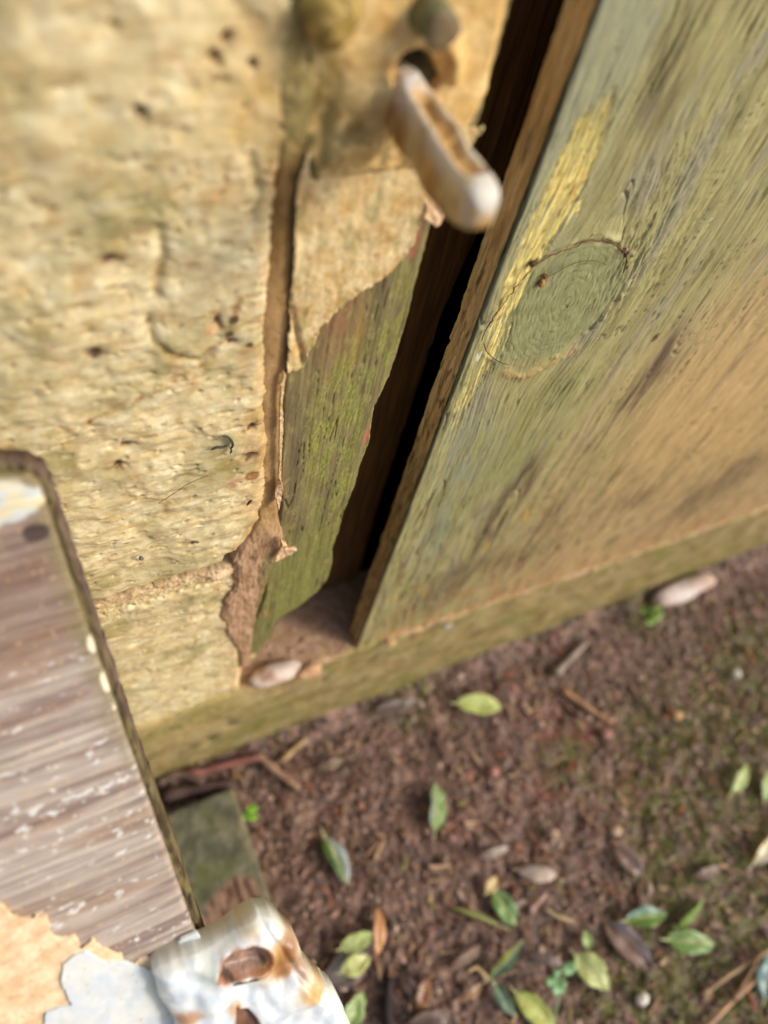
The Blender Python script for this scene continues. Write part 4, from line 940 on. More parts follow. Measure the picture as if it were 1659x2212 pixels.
# stone chips lying on the sill in front of the post foot
def chip(p, z, r, sq, c1, c2, seed, label):
    q = on(p, 2, z); o = lump("stone_chip", q, r, c1, M_CONC, None, seed, sq, 3, c2); tag(o, label, "stone chip", "stone chips on the sill"); return o
chip((592, 1455), 0.137, 0.0095, (1.8, 0.75, 0.55), lin(206, 190, 176), lin(170, 134, 108), 11, "long pale grey stone chip at the foot of the rotten post")
chip((668, 1450), 0.1355, 0.0065, (1.3, 0.7, 0.5), lin(206, 166, 126), lin(176, 130, 96), 12, "rounded tan stone chip right of the pale grey chip on the sill")
chip((966, 1352), 0.131, 0.0030, (1.2, 0.8, 0.7), lin(176, 172, 160), lin(140, 128, 110), 13, "small bluish grey chip at the bottom of the green door")
chip((845, 1390), 0.1325, 0.003, (1.2, 0.8, 0.6), lin(210, 180, 130), lin(170, 130, 92), 14, "small cream chip near the lower left corner of the door")

# ================================================================== sloping weathered board at lower left with bracket
board = thing("weathered_board", "weathered brown board with white paint flecks sloping down from the wall", "board")
BO = np.array([-0.006, 0.116, 0.44]); BE = np.array([-0.001, 0.019, 0.33])
BV = (BE - BO); BL = np.linalg.norm(BV * np.array([0, 1, 1])); BVd = np.array([0, BV[1], BV[2]]) / BL     # down the slope
BN = np.cross(np.array([1.0, 0, 0]), BVd); BN = BN / np.linalg.norm(BN)
if BN[2] < 0: BN = -BN
def B(pts, off=0.0):               # measured points -> (x, distance down the slope) on the board's face
    r = []
    for p in pts:
        q = on_plane(p, BO + BN * off, BN); r.append([q[0], np.dot(q - BO, BVd)])
    return np.array(r)
def board_frame(off=0.0):
    return lambda u, v, h: BO[None, :] * np.array([0, 1, 1]) + u[:, None] * np.array([[1.0, 0, 0]]) + v[:, None] * BVd[None, :] + (h + off)[:, None] * BN[None, :]
BPOLY = np.concatenate([B([(-40, 1028), (0, 1024), (60, 1026), (86, 1040), (98, 1075), (103, 1100), (150, 1235), (196, 1372), (300, 1668), (360, 1838), (415, 1995), (448, 2080), (470, 2150)]), [[0.000, 0.20], [-0.40, 0.20], [-0.40, 0.0]]])
def board_h(u, v, d):
    h = 0.0003 * fbm(u / 0.06, v / 0.0016, 4, 240) + 0.0005 * fbm(u / 0.02, v / 0.006, 3, 241)
    h = h - 0.0007 * ss(0.10, 0.0, np.abs(noise(u / 0.20, v / 0.0060, 242)))
    h = h - 0.0012 * (1 - np.sqrt(np.clip(1 - np.clip(1 - d / 0.0016, 0, 1) ** 2, 0, 1)))
    return h
def board_c(u, v, d, h):
    st = 0.6 * fbm(u / 0.09, v / 0.0022, 4, 243) + 0.6 * fbm(u / 0.03, v / 0.010, 4, 253)
    c = mix(lin(156, 140, 126), lin(182, 168, 154), ss(-0.4, 0.4, st))
    c = mix(c, lin(150, 122, 98), ss(0.05, 0.4, fbm(u / 0.05, v / 0.008, 4, 244)) * 0.7)
    c = mix(c, lin(110, 96, 90), ss(0.10, 0.0, np.abs(noise(u / 0.20, v / 0.0060, 242))) * 0.6)
    c = mix(c, lin(118, 94, 86), 0.7 * ss(0.02, 0.32, fbm(u / 0.16, v / 0.0085, 3, 254) + 0.25 * fbm(u / 0.02, v / 0.004, 3, 256)))
    c = mix(c, lin(176, 164, 154), 0.5 * ss(0.1, 0.4, fbm(u / 0.10, v / 0.012, 3, 255)))
    c = mix(c, lin(112, 84, 66), ss(0.055, 0.035, v) * 0.6)
    c = mix(c, lin(100, 76, 66), ss(0.2, 0.5, fbm(u / 0.05, v / 0.012, 4, 245)) * 0.6)
    wf = ss(0.34, 0.46, fbm(u / 0.0042, v / 0.0019, 3, 246) + 0.40 * noise(u / 0.06, v / 0.0055, 247) - 0.02)
    c = mix(c, lin(216, 212, 206), wf * ss(0.03, 0.06, v) * 0.85)
    wf2 = ss(0.5, 0.6, fbm(u / 0.002, v / 0.0012, 3, 248) + 0.1)
    c = mix(c, lin(206, 176, 130), wf2 * 0.8)
    # mossy grime by the right edge and white paint at the top
    c = mix(c, lin(126, 116, 74), 0.7 * ss(0.006, 0.0, d + 0.003 * fbm(u / .004, v / .006, 3, 249)) * ss(0.1, 0.06, v))
    top = sdf(u, v, B([(-40, 1032), (40, 1040), (86, 1052), (92, 1080), (80, 1105), (40, 1125), (0, 1142), (-40, 1150)])) + 0.0016 * fbm(u / 0.006, v / 0.004, 3, 250)
    c = mix(c, mix(lin(196, 202, 198), lin(214, 200, 158), ss(-0.2, 0.4, fbm(u / 0.008, v / 0.004, 3, 251))), ss(-0.0006, 0.0008, top))
    c = mix(c, lin(60, 44, 40), 0.9 * ss(0.3, 0.6, blob(u, v, B([(78, 1150)])[0], 0.0034, 0.0026) + .15 * fbm(u / .002, v / .002, 2, 3)))
    c = mix(c, lin(226, 214, 186), ss(0.4, 0.6, 1.2 * np.exp(-(segd(u, v, B([(180, 1340), (190, 1372), (218, 1440), (250, 1535)])) / 0.0012) ** 2) * ss(-.2, .3, noise(v / .006, v * 0, 6))))
    return c
lo, hi = -0.075, 0.004
sheet("board", axis(-0.40, lo, hi, hi, 0.00035, 0.01), np.arange(-0.006, 0.20, 0.00045), board_frame(), board_h, board_c, M_GATE, board, poly=BPOLY, ragged=lambda u, v: 0.0003 * fbm(u / 0.003, v / 0.003, 3, 252), thick=0.003)
box_pts = ((-0.39, -0.035), (0.112, 0.1475), (0.375, 0.418))
_V = [(x, y, z) for x in box_pts[0] for y in box_pts[1] for z in box_pts[2]]
make_mesh("support_batten", _V, np.array([[0, 1, 3, 2], [4, 6, 7, 5], [0, 4, 5, 1], [2, 3, 7, 6], [0, 2, 6, 4], [1, 5, 7, 3]]), lin(96, 78, 58), M_BARE, board, False)
# dark mossy backing seen as a strip along its right edge
off = -0.0031
EP = B([(-40, 1000), (0, 998), (60, 1002), (96, 1018), (118, 1052), (126, 1085), (172, 1225), (222, 1375), (322, 1668), (384, 1838), (446, 2024), (462, 2070)], off)
BACK = np.concatenate([EP, [[0.0, 0.2], [-0.4, 0.2], [-0.4, -0.005]]])
def back_h(u, v, d):
    return 0.0008 * fbm(u / 0.004, v / 0.008, 4, 260) - 0.0012 * ss(0.0012, 0, d)
def back_c(u, v, d, h):
    c = mix(lin(70, 60, 44), lin(116, 104, 72), ss(-0.3, 0.35, fbm(u / 0.002, v / 0.008, 4, 261)))
    c = mix(c, lin(132, 126, 72), ss(0.1, 0.5, fbm(u / 0.003, v / 0.012, 4, 262)) * 0.7 * ss(0.05, 0.08, v))
    c = mix(c, lin(112, 92, 86), ss(0.0011, 0.0002, d) * ss(0.11, 0.05, v) * 0.8)
    c = mix(c, lin(36, 30, 24), ss(0.2, 0.5, fbm(u / 0.0016, v / 0.005, 3, 263)) * 0.8)
    return c
sheet("backing_board", axis(-0.40, -0.03, 0.012, 0.012, 0.0003, 0.02), np.arange(-0.012, 0.20, 0.0005), board_frame(off - 0.0012), back_h, back_c, M_BARE, board, poly=BACK, ragged=lambda u, v: 0.0006 * fbm(u / 0.002, v / 0.004, 3, 264), thick=0.014, back=True)
# old cream undercoat, ragged upper edge
CREAMP = np.concatenate([B([(-60, 1945), (0, 1955), (15, 1968), (42, 1985), (70, 1990), (78, 1976), (100, 1980), (106, 2010), (130, 2030), (160, 2022), (178, 2046), (200, 2030), (222, 2050), (262, 2062), (275, 2085), (300, 2072), (345, 2068), (378, 2052), (384, 2070), (375, 2212), (370, 2300)], 0.0008), [[-0.03, 0.19], [-0.36, 0.19]]])
sheet("undercoat", np.arange(-0.36, 0.004, 0.0006), np.arange(0.09, 0.2, 0.0004), board_frame(), lambda u, v, d: 0.0011 + 0.0003 * fbm(u / .004, v / .003, 3, 270), lambda u, v, d, h: mix(mix(lin(214, 180, 138), lin(230, 204, 166), ss(-.3, .3, fbm(u / .008, v / .004, 4, 271))), lin(206, 164, 112), ss(0.0, 0.6, fbm(u / .012, v / .008, 4, 272) + 6 * (v - 0.165))), M_CREAM, board, poly=CREAMP, ragged=lambda u, v: 0.0009 * fbm(u / .004, v / .003, 4, 273), thick=0.0012)
WPOLY = np.concatenate([B([(90, 2300), (98, 2188), (128, 2180), (155, 2172), (132, 2120), (136, 2085), (160, 2065), (185, 2058), (205, 2068), (230, 2080), (262, 2078), (300, 2090), (328, 2098), (340, 2072), (370, 2062), (392, 2030), (425, 2018), (438, 2040), (470, 2160)], 0.002), [[0.0, 0.185], [-0.03, 0.19]]])
sheet("white_coat", np.arange(-0.09, 0.006, 0.0004), np.arange(0.10, 0.2, 0.0004), board_frame(), lambda u, v, d: 0.0020 + 0.0004 * fbm(u / .01, v / .01, 3, 280), lambda u, v, d, h: mix(mix(lin(200, 208, 212), lin(214, 216, 210), ss(-.3, .3, fbm(u / .008, v / .008, 3, 281))), lin(180, 172, 116), 0.7 * blob(u, v, B([(370, 2110)])[0], 0.006, 0.012) + 0.5 * ss(.35, .6, fbm(u / .003, v / .003, 3, 282))), M_WHITE, board, poly=WPOLY, ragged=lambda u, v: 0.0008 * fbm(u / .006, v / .006, 3, 283), thick=0.0014)

# white rusty iron bracket screwed over the board's lower corner
bracket = thing("iron_bracket", "white iron bracket with a rusty hole at the lower end of the board", "bracket")
OFF = 0.008
BRK = B([(332, 2110), (345, 2095), (400, 2070), (450, 2055), (500, 2030), (535, 2000), (560, 1985), (590, 1983), (610, 2000), (640, 2030), (652, 2055), (660, 2085), (690, 2120), (730, 2155), (748, 2190), (770, 2250), (790, 2330), (400, 2330), (385, 2225), (368, 2190), (345, 2160)], OFF)
BHOLE = B([(526 + 54 * math.cos(t) + 8 * math.sin(2 * t), 2068 + 32 * math.sin(t) - 12 * math.cos(t) + 4 * math.sin(3 * t)) for t in np.linspace(0, 6.283, 28)[:-1]], OFF)
BNOTCH = B([(510, 2166), (516, 2176), (534, 2178), (552, 2192), (566, 2216), (584, 2250), (600, 2310), (500, 2310), (502, 2230), (508, 2190)], OFF)
def brk_h(u, v, d):
    h = 0.0030 * (1 - (1 - np.clip(d / 0.0042, 0, 1)) ** 2.2)
    h = h + 0.0026 * fbm(u / 0.011, v / 0.011, 2, 290) + 0.0026 * blob(u, v, B([(470, 2130)], OFF)[0], 0.010, 0.009) + 0.0016 * blob(u, v, B([(640, 2150)], OFF)[0], 0.007, 0.006) - 0.0012 * np.exp(-(segd(u, v, B([(560, 1985), (600, 2040), (640, 2100), (700, 2150)], OFF)) / 0.0012) ** 2) + 0.00012 * fbm(u / 0.003, v / 0.003, 3, 291)
    h = h - 0.0034 * ss(-0.0002, 0.0026, sdf(u, v, BHOLE) + 0.0008 * fbm(u / .004, v / .004, 3, 288)) - 0.0022 * ss(-0.0002, 0.0008, sdf(u, v, BNOTCH))
    h = h + 0.0012 * np.exp(-((segd(u, v, BHOLE, True) - 0.0010) / 0.0014) ** 2) * (sdf(u, v, BHOLE) < 0)
    h = h - 0.0012 * blob(u, v, B([(600, 2060)], OFF)[0], 0.005, 0.006)
    return h
def brk_c(u, v, d, h):
    c = mix(lin(206, 216, 222), lin(224, 226, 222), ss(-0.3, 0.3, fbm(u / 0.008, v / 0.008, 3, 292)))
    wob = 0.35 * fbm(u / 0.004, v / 0.004, 4, 293)
    def rust(p, rx, ry, k, cc):
        nonlocal c
        c = mix(c, lin(*cc), k * ss(0.15, 0.95, blob(u, v, B([p], OFF)[0], rx, ry) + 0.7 * wob))
    rust((600, 2065), 0.009, 0.010, 0.9, (204, 178, 124)); rust((604, 2072), 0.0065, 0.008, 0.95, (176, 130, 66)); rust((612, 2085), 0.004, 0.006, 0.9, (136, 90, 46)); rust((628, 2036), 0.003, 0.006, 0.95, (146, 92, 52)); rust((650, 2090), 0.003, 0.007, 0.9, (140, 92, 52))
    rust((672, 2130), 0.007, 0.006, 0.8, (212, 186, 136)); rust((676, 2134), 0.0045, 0.004, 0.85, (206, 152, 76)); rust((400, 2190), 0.006, 0.003, 0.85, (190, 128, 66)); rust((540, 2010), 0.004, 0.003, 0.6, (206, 176, 120)); rust((505, 2170), 0.003, 0.004, 0.8, (196, 150, 90)); rust((445, 2090), 0.004, 0.006, 0.35, (196, 196, 150))
    dh = np.minimum(segd(u, v, BHOLE, True), 9)
    c = mix(c, lin(150, 92, 44), ss(0.0018, 0.0004, dh + 0.001 * fbm(u / .003, v / .003, 3, 294)) * 0.9)
    c = mix(c, lin(130, 84, 44), ss(0.0012, 0.0002, segd(u, v, BNOTCH, True)) * 0.6)
    c = mix(c, mix(lin(158, 130, 114), lin(124, 92, 70), ss(-.3, .3, fbm(u / .003, v / .003, 3, 287))), ss(0.0002, 0.0012, sdf(u, v, BHOLE) + 0.0008 * fbm(u / .004, v / .004, 3, 288)))
    c = mix(c, lin(112, 72, 50), ss(0, 0.0005, sdf(u, v, BNOTCH)))
    c = mix(c, lin(60, 38, 24), 0.9 * ss(0.0011, 0.0004, segd(u, v, B([(478, 2092), (500, 2104), (528, 2108), (548, 2100)], OFF)) + 0.0008 * fbm(u / .002, v / .002, 3, 298)))
    c = mix(c, lin(214, 200, 160), 0.25 * ss(0.003, 0.0008, d + 0.002 * fbm(u / .006, v / .006, 3, 299)))
    return c
lo_, hi_ = BRK.min(0) - 0.002, BRK.max(0) + 0.002
sheet("bracket_plate", np.arange(lo_[0], hi_[0], 0.0004), np.arange(lo_[1], hi_[1], 0.0004), board_frame(OFF - 0.0015), brk_h, brk_c, M_WHITE, bracket, poly=BRK, ragged=lambda u, v: 0.0007 * fbm(u / .006, v / .006, 3, 295), thick=0.006, back=True)
0 and tube("bracket_arm", [np.append(0, 0) if False else tuple(BO * np.array([0, 1, 1]) + np.array([-0.010, 0, 0]) + BVd * 0.160 + BN * 0.002), tuple(BO * np.array([0, 1, 1]) + np.array([0.004, 0, 0]) + BVd * 0.164 + BN * 0.005)], [0.006, 0.006], lin(206, 206, 196), M_WHITE, bracket, 10)

# ================================================================== edging block on the soil
blk = thing("edging_block", "grey green mossy edging block lying on the soil below the board", "edging block")
e0 = G((512, 1712), 0.022); e1 = G((592, 1965), 0.022); e2 = G((352, 1738), 0.022)
BX1 = 0.5 * (e0[0] + e1[0]); BX0 = BX1 - 0.062; BY1 = 0.5 * (e0[1] + e2[1]); BY0 = -0.09
us = np.arange(BX0, BX1, 0.0007); vs = np.arange(BY0, BY1, 0.0010)
def blk_h(u, v, d):
    e = np.minimum(np.minimum(u - BX0, BX1 - u), np.minimum(v - BY0, BY1 - v)) + 0.001 * fbm(u / .008, v / .008, 3, 300)
    return 0.0220 + 0.0008 * fbm(u / 0.01, v / 0.015, 4, 301) + 0.0003 * fbm(u / .003, v / .003, 3, 303) - 0.0035 * (1 - np.sqrt(np.clip(1 - np.clip(1 - e / 0.004, 0, 1) ** 2, 0, 1)))
def blk_c(u, v, d, h):
    c = mix(lin(84, 84, 66), lin(118, 114, 92), ss(-0.35, 0.4, fbm(u / 0.012, v / 0.012, 4, 302)))
    c = mix(c, lin(88, 96, 52), ss(0.0, 0.4, fbm(u / 0.015, v / 0.02, 4, 304)) * 0.7)
    c = mix(c, lin(130, 118, 92), ss(0.010, 0.002, BX1 - u) * ss(-0.2, 0.3, fbm(u / .01, v / .02, 3, 305)) * 0.6)
    ed = G((500, 1905), 0.022)
    m = ss(0.0, 0.004, ed[1] - v + 0.004 - ((u - ed[0]) / 0.02) ** 2 * 0.010 + 0.004 * fbm(u / .01, v / .01, 3, 306)) * ss(0.005, 0.0085, BX1 - u + 0.003 * fbm(u / .01, v / .02, 2, 307))
    w = mix(lin(140, 112, 92), lin(84, 60, 48), ss(-0.15, 0.3, fbm(u / 0.004, v / 0.012, 4, 308)))
    return mix(c, w, m)
sheet("block", us, vs, lambda u, v, h: np.stack([u, v, h], -1), blk_h, blk_c, M_CONC, blk, thick=0.03)

# ================================================================== litter on the soil
rng = random.Random(7)
def leaf(a, b, wpx, top, edge=None, label="", curl=0.15, tilt=0.0, fold=0.25, z=0.006, group="fallen leaves on the soil", rib=(206, 206, 150), name="leaf", tipz=0.0, spots=0.3, stalk=True):
    A = on(a, 2, z); Bp = on(b, 2, z + tipz); Lg = np.linalg.norm(Bp - A)
    ax = (Bp - A) / Lg
    mid = (np.array(a) + np.array(b)) / 2; dirp = np.array(b) - np.array(a); pn = np.array([-dirp[1], dirp[0]]) / np.hypot(*dirp)
    w = np.linalg.norm(on(mid + pn * wpx / 2, 2, z) - on(mid - pn * wpx / 2, 2, z))
    sd = np.cross(np.array([0, 0, 1.0]), ax); sd /= np.linalg.norm(sd)
    ct, st = math.cos(tilt), math.sin(tilt)
    nz = np.array([0, 0, 1.0]); sd2 = sd * ct + nz * st; up = np.cross(ax, sd2); up = up if up[2] > 0 else -up
    w = w / max(0.4, ct)
    NL, NW = 22, 10
    seed = abs(hash((a, b))) % 1000 if False else int(a[0] * 3 + a[1] * 7) % 1000
    noise_t = noise(np.linspace(0, 3.3, NL + 1) + seed * 1.3, np.full(NL + 1, seed * 0.37), 5)
    V = []; Cc = []
    for i in range(NL + 1):
        t = i / NL
        hw = w / 2 * (math.sin(math.pi * min(1, t ** 0.85)) ** 0.75) + 0.0001
        for j in range(NW + 1):
            s = (j / NW) * 2 - 1
            wv = float(noise(np.array(t * 3.1 + seed), np.array(s * 1.2 + seed * .7), 3)); w2 = float(noise(np.array(t * 9 + seed), np.array(s * 4 + seed), 4))
            hgt = fold * abs(s) * hw + curl * Lg * (4 * t * (1 - t)) * 0.5 * (1 if curl > 0 else 1) + 0.10 * w * wv
            P = A + ax * Lg * t + sd2 * (s * hw * (1 + 0.06 * w2 + 0.16 * noise_t[i])) + up * hgt
            V.append(P)
            c = np.array(lin(*top))
            if edge is not None: c = c + (np.array(lin(*edge)) - c) * max(0, min(1, (s * 0.9 + 0.6 * wv) * 0.8 + 0.5 * abs(s) ** 3))
            k = math.exp(-(s * hw / (0.03 * w + 1e-6)) ** 2) * 0.7
            c = c + (np.array(lin(*rib)) - c) * k
            v_ = abs(((t * 9 + abs(s) * 1.4) % 1) - 0.5)
            c = c * (1 + 0.10 * (v_ < 0.07) + 0.12 * w2)
            if spots: c = c + (np.array(lin(96, 72, 44)) - c) * max(0, min(1, (w2 - 0.25) * 4)) * spots
            Cc.append(c)
    n1 = len(V)
    V += [p - up * 0.0004 for p in V]; Cc += Cc
    idx = np.arange(n1).reshape(NL + 1, NW + 1)
    q = np.stack([idx[:-1, :-1], idx[1:, :-1], idx[1:, 1:], idx[:-1, 1:]], -1).reshape(-1, 4)
    rim = list(idx[0, :]) + list(idx[1:, -1]) + list(idx[-1, -2::-1]) + list(idx[-2:0:-1, 0])
    rq = np.array([[rim[i], rim[(i + 1) % len(rim)], rim[(i + 1) % len(rim)] + n1, rim[i] + n1] for i in range(len(rim))])
    o = make_mesh(name, np.array(V), np.concatenate([q, q[:, ::-1] + n1, rq]), np.array(Cc), M_LEAF)
    tag(o, label, "leaf", group)
    if stalk:
        p0 = A + up * 0.0003
        tube("stalk", [p0 + ax * 0.001, p0 - ax * Lg * 0.10, p0 - ax * Lg * 0.18 + sd * Lg * 0.03], [0.0006, 0.0005, 0.0004], lin(*rib), M_BIT, o, 6)
    return o
GRN = (110, 140, 62); YG = (192, 204, 120); DG = (62, 92, 50); BLG = (150, 180, 166); TANL = (190, 168, 120); GB = (128, 108, 98)
leaf((985, 1520), (1083, 1527), 46, (196, 208, 122), (206, 212, 132), "pale yellow green leaf lying alone nearest the stone sill", 0.10)
leaf((938, 1795), (940, 1690), 40, (110, 140, 70), (150, 160, 146), "narrow half turned green leaf lying right of the edging block", 0.1, 0.7)
leaf((700, 1808), (750, 1912), 46, (70, 98, 44), (176, 186, 186), "dark green leaf with white sheen painted on its lower half near the edging block", 0.12, -0.5)  # pale edge colour paints in the sky sheen
leaf((1065, 1925), (1116, 2000), 44, (124, 160, 88), (150, 176, 120), "mid green leaf with a small tan leaf at its upper end", 0.12, 0.1, spots=.4)
leaf((1050, 1930), (1072, 1893), 26, (206, 180, 120), None, "small tan dry leaf touching the end of a green leaf", 0.2, 0.2)
leaf((1055, 2112), (1130, 2030), 30, (70, 96, 64), (150, 150, 60), "dark green leaf standing on edge with a yellow rim", 0.1, 0.6, tipz=0.012)
leaf((1242, 2062), (1318, 2138), 56, (196, 204, 134), (186, 196, 120), "broad pale yellow leaf with a brown tip beside the grey leaf", 0.12, 0.05, spots=.4)
leaf((1268, 2050), (1264, 2008), 22, (144, 172, 96), None, "tiny green leaf sticking up above the broad pale yellow leaf", 0.1, 0.2)
leaf((1352, 1990), (1440, 1975), 44, (112, 150, 70), (160, 190, 186), "green leaf with a painted bluish shine overlapping the grey leaf", 0.1, -0.2, z=0.010)  # bluish shine is put into the edge colour
leaf((1460, 2006), (1520, 1940), 20, (112, 146, 62), None, "narrow green leaf standing on edge right of the bluish green leaf", 0.1, 0.8)
leaf((1438, 2030), (1545, 2042), 50, (124, 158, 84), (150, 176, 110), "green leaf with a pale midrib and blunt tip on mossy soil", 0.1, 0.0)
leaf((1308, 1992), (1408, 2092), 50, (138, 112, 96), (128, 124, 130), "greyish brown dead leaf between the pale yellow and green leaves", 0.12, 0.2, rib=(110, 86, 74), z=0.005)
leaf((1112, 2142), (1200, 2225), 48, (206, 212, 116), (176, 190, 92), "speckled yellow leaf cut off by the bottom edge beside the seedling", 0.1, 0.1, spots=.6)
leaf((1580, 1712), (1614, 1650), 28, (176, 192, 116), (140, 160, 90), "small pale green leaf lying on the moss by the right edge", 0.15, 0.3)
leaf((1650, 1730), (1662, 1665), 30, (164, 184, 122), None, "green leaf half cut off by the right edge beside a small pale leaf", 0.1, 0.2)
leaf((1625, 1868), (1675, 1795), 34, (216, 206, 176), (206, 184, 110), "whitish curled leaf at the right edge of the soil", 0.25, 0.2, rib=(220, 210, 190))
leaf((1650, 2160), (1668, 2060), 50, (150, 178, 190), (120, 150, 130), "bluish shiny leaf cut off by the right edge near the straws", 0.1, -0.2)
leaf((735, 2050), (806, 2018), 40, (176, 192, 120), (186, 200, 116), "yellow green leaf resting on a grey leaf near the bracket", 0.1, 0.1, z=0.011)
leaf((738, 2100), (800, 2068), 44, (210, 216, 138), None, "bright pale yellow leaf piece lying on the grey leaf near the bracket", 0.1, 0.0, z=0.012)
leaf((700, 2120), (800, 2060), 66, (120, 112, 104), (134, 120, 110), "large grey dead leaf under two yellow leaves beside the bracket", 0.1, 0.1, rib=(104, 92, 84), z=0.005)
leaf((815, 2065), (815, 1958), 26, (206, 152, 98), (180, 120, 74), "upright orange brown curled dead leaf left of the green leaves", 0.2, 0.3, rib=(190, 140, 90))
leaf((745, 2225), (785, 2140), 42, (150, 176, 106), (170, 190, 120), "green leaf cut off by the bottom edge beside the bracket", 0.1, 0.2)
leaf((1118, 1878), (1205, 1888), 34, (196, 176, 156), (150, 128, 112), "beige curled dry leaf lying hollow side up in mid soil", 0.3, 0.4, rib=(176, 150, 130))
leaf((1332, 1828), (1388, 1892), 36, (140, 116, 102), (156, 134, 120), "dull brown leaf above the green and grey leaf cluster", 0.15, 0.2, rib=(120, 98, 84))
leaf((1040, 1852), (1100, 1828), 20, (170, 152, 136), None, "thin grey dry leaf above the mid green leaf", 0.2, 0.3, rib=(140, 120, 104))
leaf((1068, 2125), (1112, 2195), 26, (128, 156, 128), (100, 130, 90), "bluish green narrow leaf hanging below the dark standing leaf", 0.1, 0.4)
leaf((806, 1540), (905, 1514), 34, (118, 102, 92), (134, 118, 108), "grey brown dead leaf lying close under the sill", 0.1, 0.1, rib=(100, 84, 74))
leaf((1080, 2000), (975, 1960), 14, (128, 134, 72), None, "faint thin olive leaf left of the mid green leaf", 0.1, 0.3)
leaf((900, 2180), (925, 2110), 36, (150, 104, 66), (110, 76, 52), "brown dead leaf lying in the dark litter at the bottom", 0.2, 0.2, rib=(120, 84, 60))
leaf((880, 2215), (980, 2190), 50, (104, 84, 72), (130, 104, 90), "dark curled dead leaf at the bottom edge of the soil", 0.15, 0.2, rib=(90, 70, 60))
leaf((975, 2090), (1040, 2040), 24, (150, 124, 104), (126, 100, 84), "thin dead leaf left of the dark standing leaf", 0.2, 0.2, rib=(126, 104, 90))

leaf((862, 2108), (905, 2150), 30, (96, 76, 64), (126, 104, 90), "brown dead leaf right of the blackish stick", 0.2, 0.3, rib=(86, 66, 56))
leaf((1000, 2160), (1040, 2125), 22, (168, 130, 92), (130, 96, 70), "small orange tan dead leaf left of the bluish green leaf", 0.2, 0.2, rib=(140, 104, 74))
leaf((1090, 1960), (1140, 1945), 16, (136, 112, 98), None, "tiny grey brown leaf between the leaf clusters", 0.2, 0.3, rib=(110, 90, 80))
leaf((1500, 1895), (1560, 1870), 24, (130, 108, 90), (150, 130, 110), "brown leaf on moss above the edge standing narrow leaf", 0.2, 0.2, rib=(110, 92, 76))
leaf((1150, 2065), (1215, 2080), 26, (140, 122, 112), (120, 104, 96), "flat grey leaf between the dark standing and broad yellow leaves", 0.15, 0.1, rib=(120, 104, 94))
leaf((690, 1660), (745, 1640), 22, (140, 120, 96), (120, 98, 78), "faded brown leaf right of the short tan twig", 0.2, 0.2, rib=(120, 100, 84))
def twig(pts, r, colr, label, cat="twig", z=0.006, seed=0, z2=None):
    n = len(pts); zz = np.linspace(z, z if z2 is None else z2, n)
    P = smooth_path([on(p, 2, zz[i]) for i, p in enumerate(pts)], 5)
    m = len(P); rr = r * (1 - 0.3 * np.linspace(0, 1, m)) * (1 + 0.12 * np.sin(np.arange(m) * 1.7 + seed))
    cc = np.array([np.array(lin(*colr)) * (1 + 0.2 * math.sin(i * 1.3 + seed)) for i in range(m)])
    o = tube(cat.replace(" ", "_"), P, rr, cc, M_BIT, None, 8, seed)
    tag(o, label, cat, "twigs and straws on the soil"); return o
twig([(375, 1672), (430, 1668), (490, 1652), (562, 1634)], 0.0034, (128, 84, 74), "reddish twig lying along the wall foot above the edging block", seed=1, z=0.010)
twig([(560, 1634), (600, 1668), (646, 1704)], 0.0034, (150, 120, 96), "brown stubby twig meeting the reddish twig at an angle", seed=2, z=0.009)
twig([(608, 1645), (630, 1622), (660, 1598)], 0.0030, (160, 134, 96), "short tan twig by the wall foot right of the stubby twig", seed=3)
twig([(355, 1722), (420, 1706), (500, 1692)], 0.0055, (82, 64, 58), "thick dark twig in the gap between wall and edging block", seed=4, z=0.008)
twig([(345, 1690), (385, 1672), (440, 1690)], 0.0035, (96, 78, 66), "dull brown twig behind the thick dark twig", seed=14, z=0.012)
twig([(1200, 1458), (1230, 1424), (1266, 1388)], 0.0034, (146, 132, 120), "short grey twig below the door sill", seed=5)
twig([(1216, 1490), (1268, 1528), (1322, 1562)], 0.0026, (166, 126, 92), "straight light brown twig below the short grey twig", seed=6)
twig([(1519, 2150), (1580, 2104), (1665, 2052)], 0.0014, (176, 150, 118), "uppermost long straw in the lower right corner", "straw", seed=7)
twig([(1585, 2160), (1612, 2116), (1640, 2066)], 0.0016, (150, 120, 92), "shorter brown straw crossing between the two long straws", "straw", seed=8, z=0.009)
twig([(1525, 2220), (1580, 2165), (1650, 2100)], 0.0018, (186, 150, 118), "lower pinkish long straw in the lower right corner", "straw", seed=9)
twig([(1238, 1990), (1205, 1980), (1180, 1964)], 0.0018, (176, 156, 116), "pale straw pointing at the broad yellow leaf", "straw", seed=10)
twig([(840, 2225), (836, 2170), (842, 2110)], 0.0044, (48, 40, 40), "thick blackish stick at the bottom edge right of the bracket", seed=11)
twig([(1050, 2112), (1030, 2090), (1010, 2100)], 0.0016, (186, 160, 116), "pale bent straw below the dark standing leaf", "straw", seed=12)
twig([(1145, 1968), (1170, 1940), (1180, 1930)], 0.0022, (170, 140, 128), "pinkish bit of twig in the middle of the leaf cluster", seed=13)

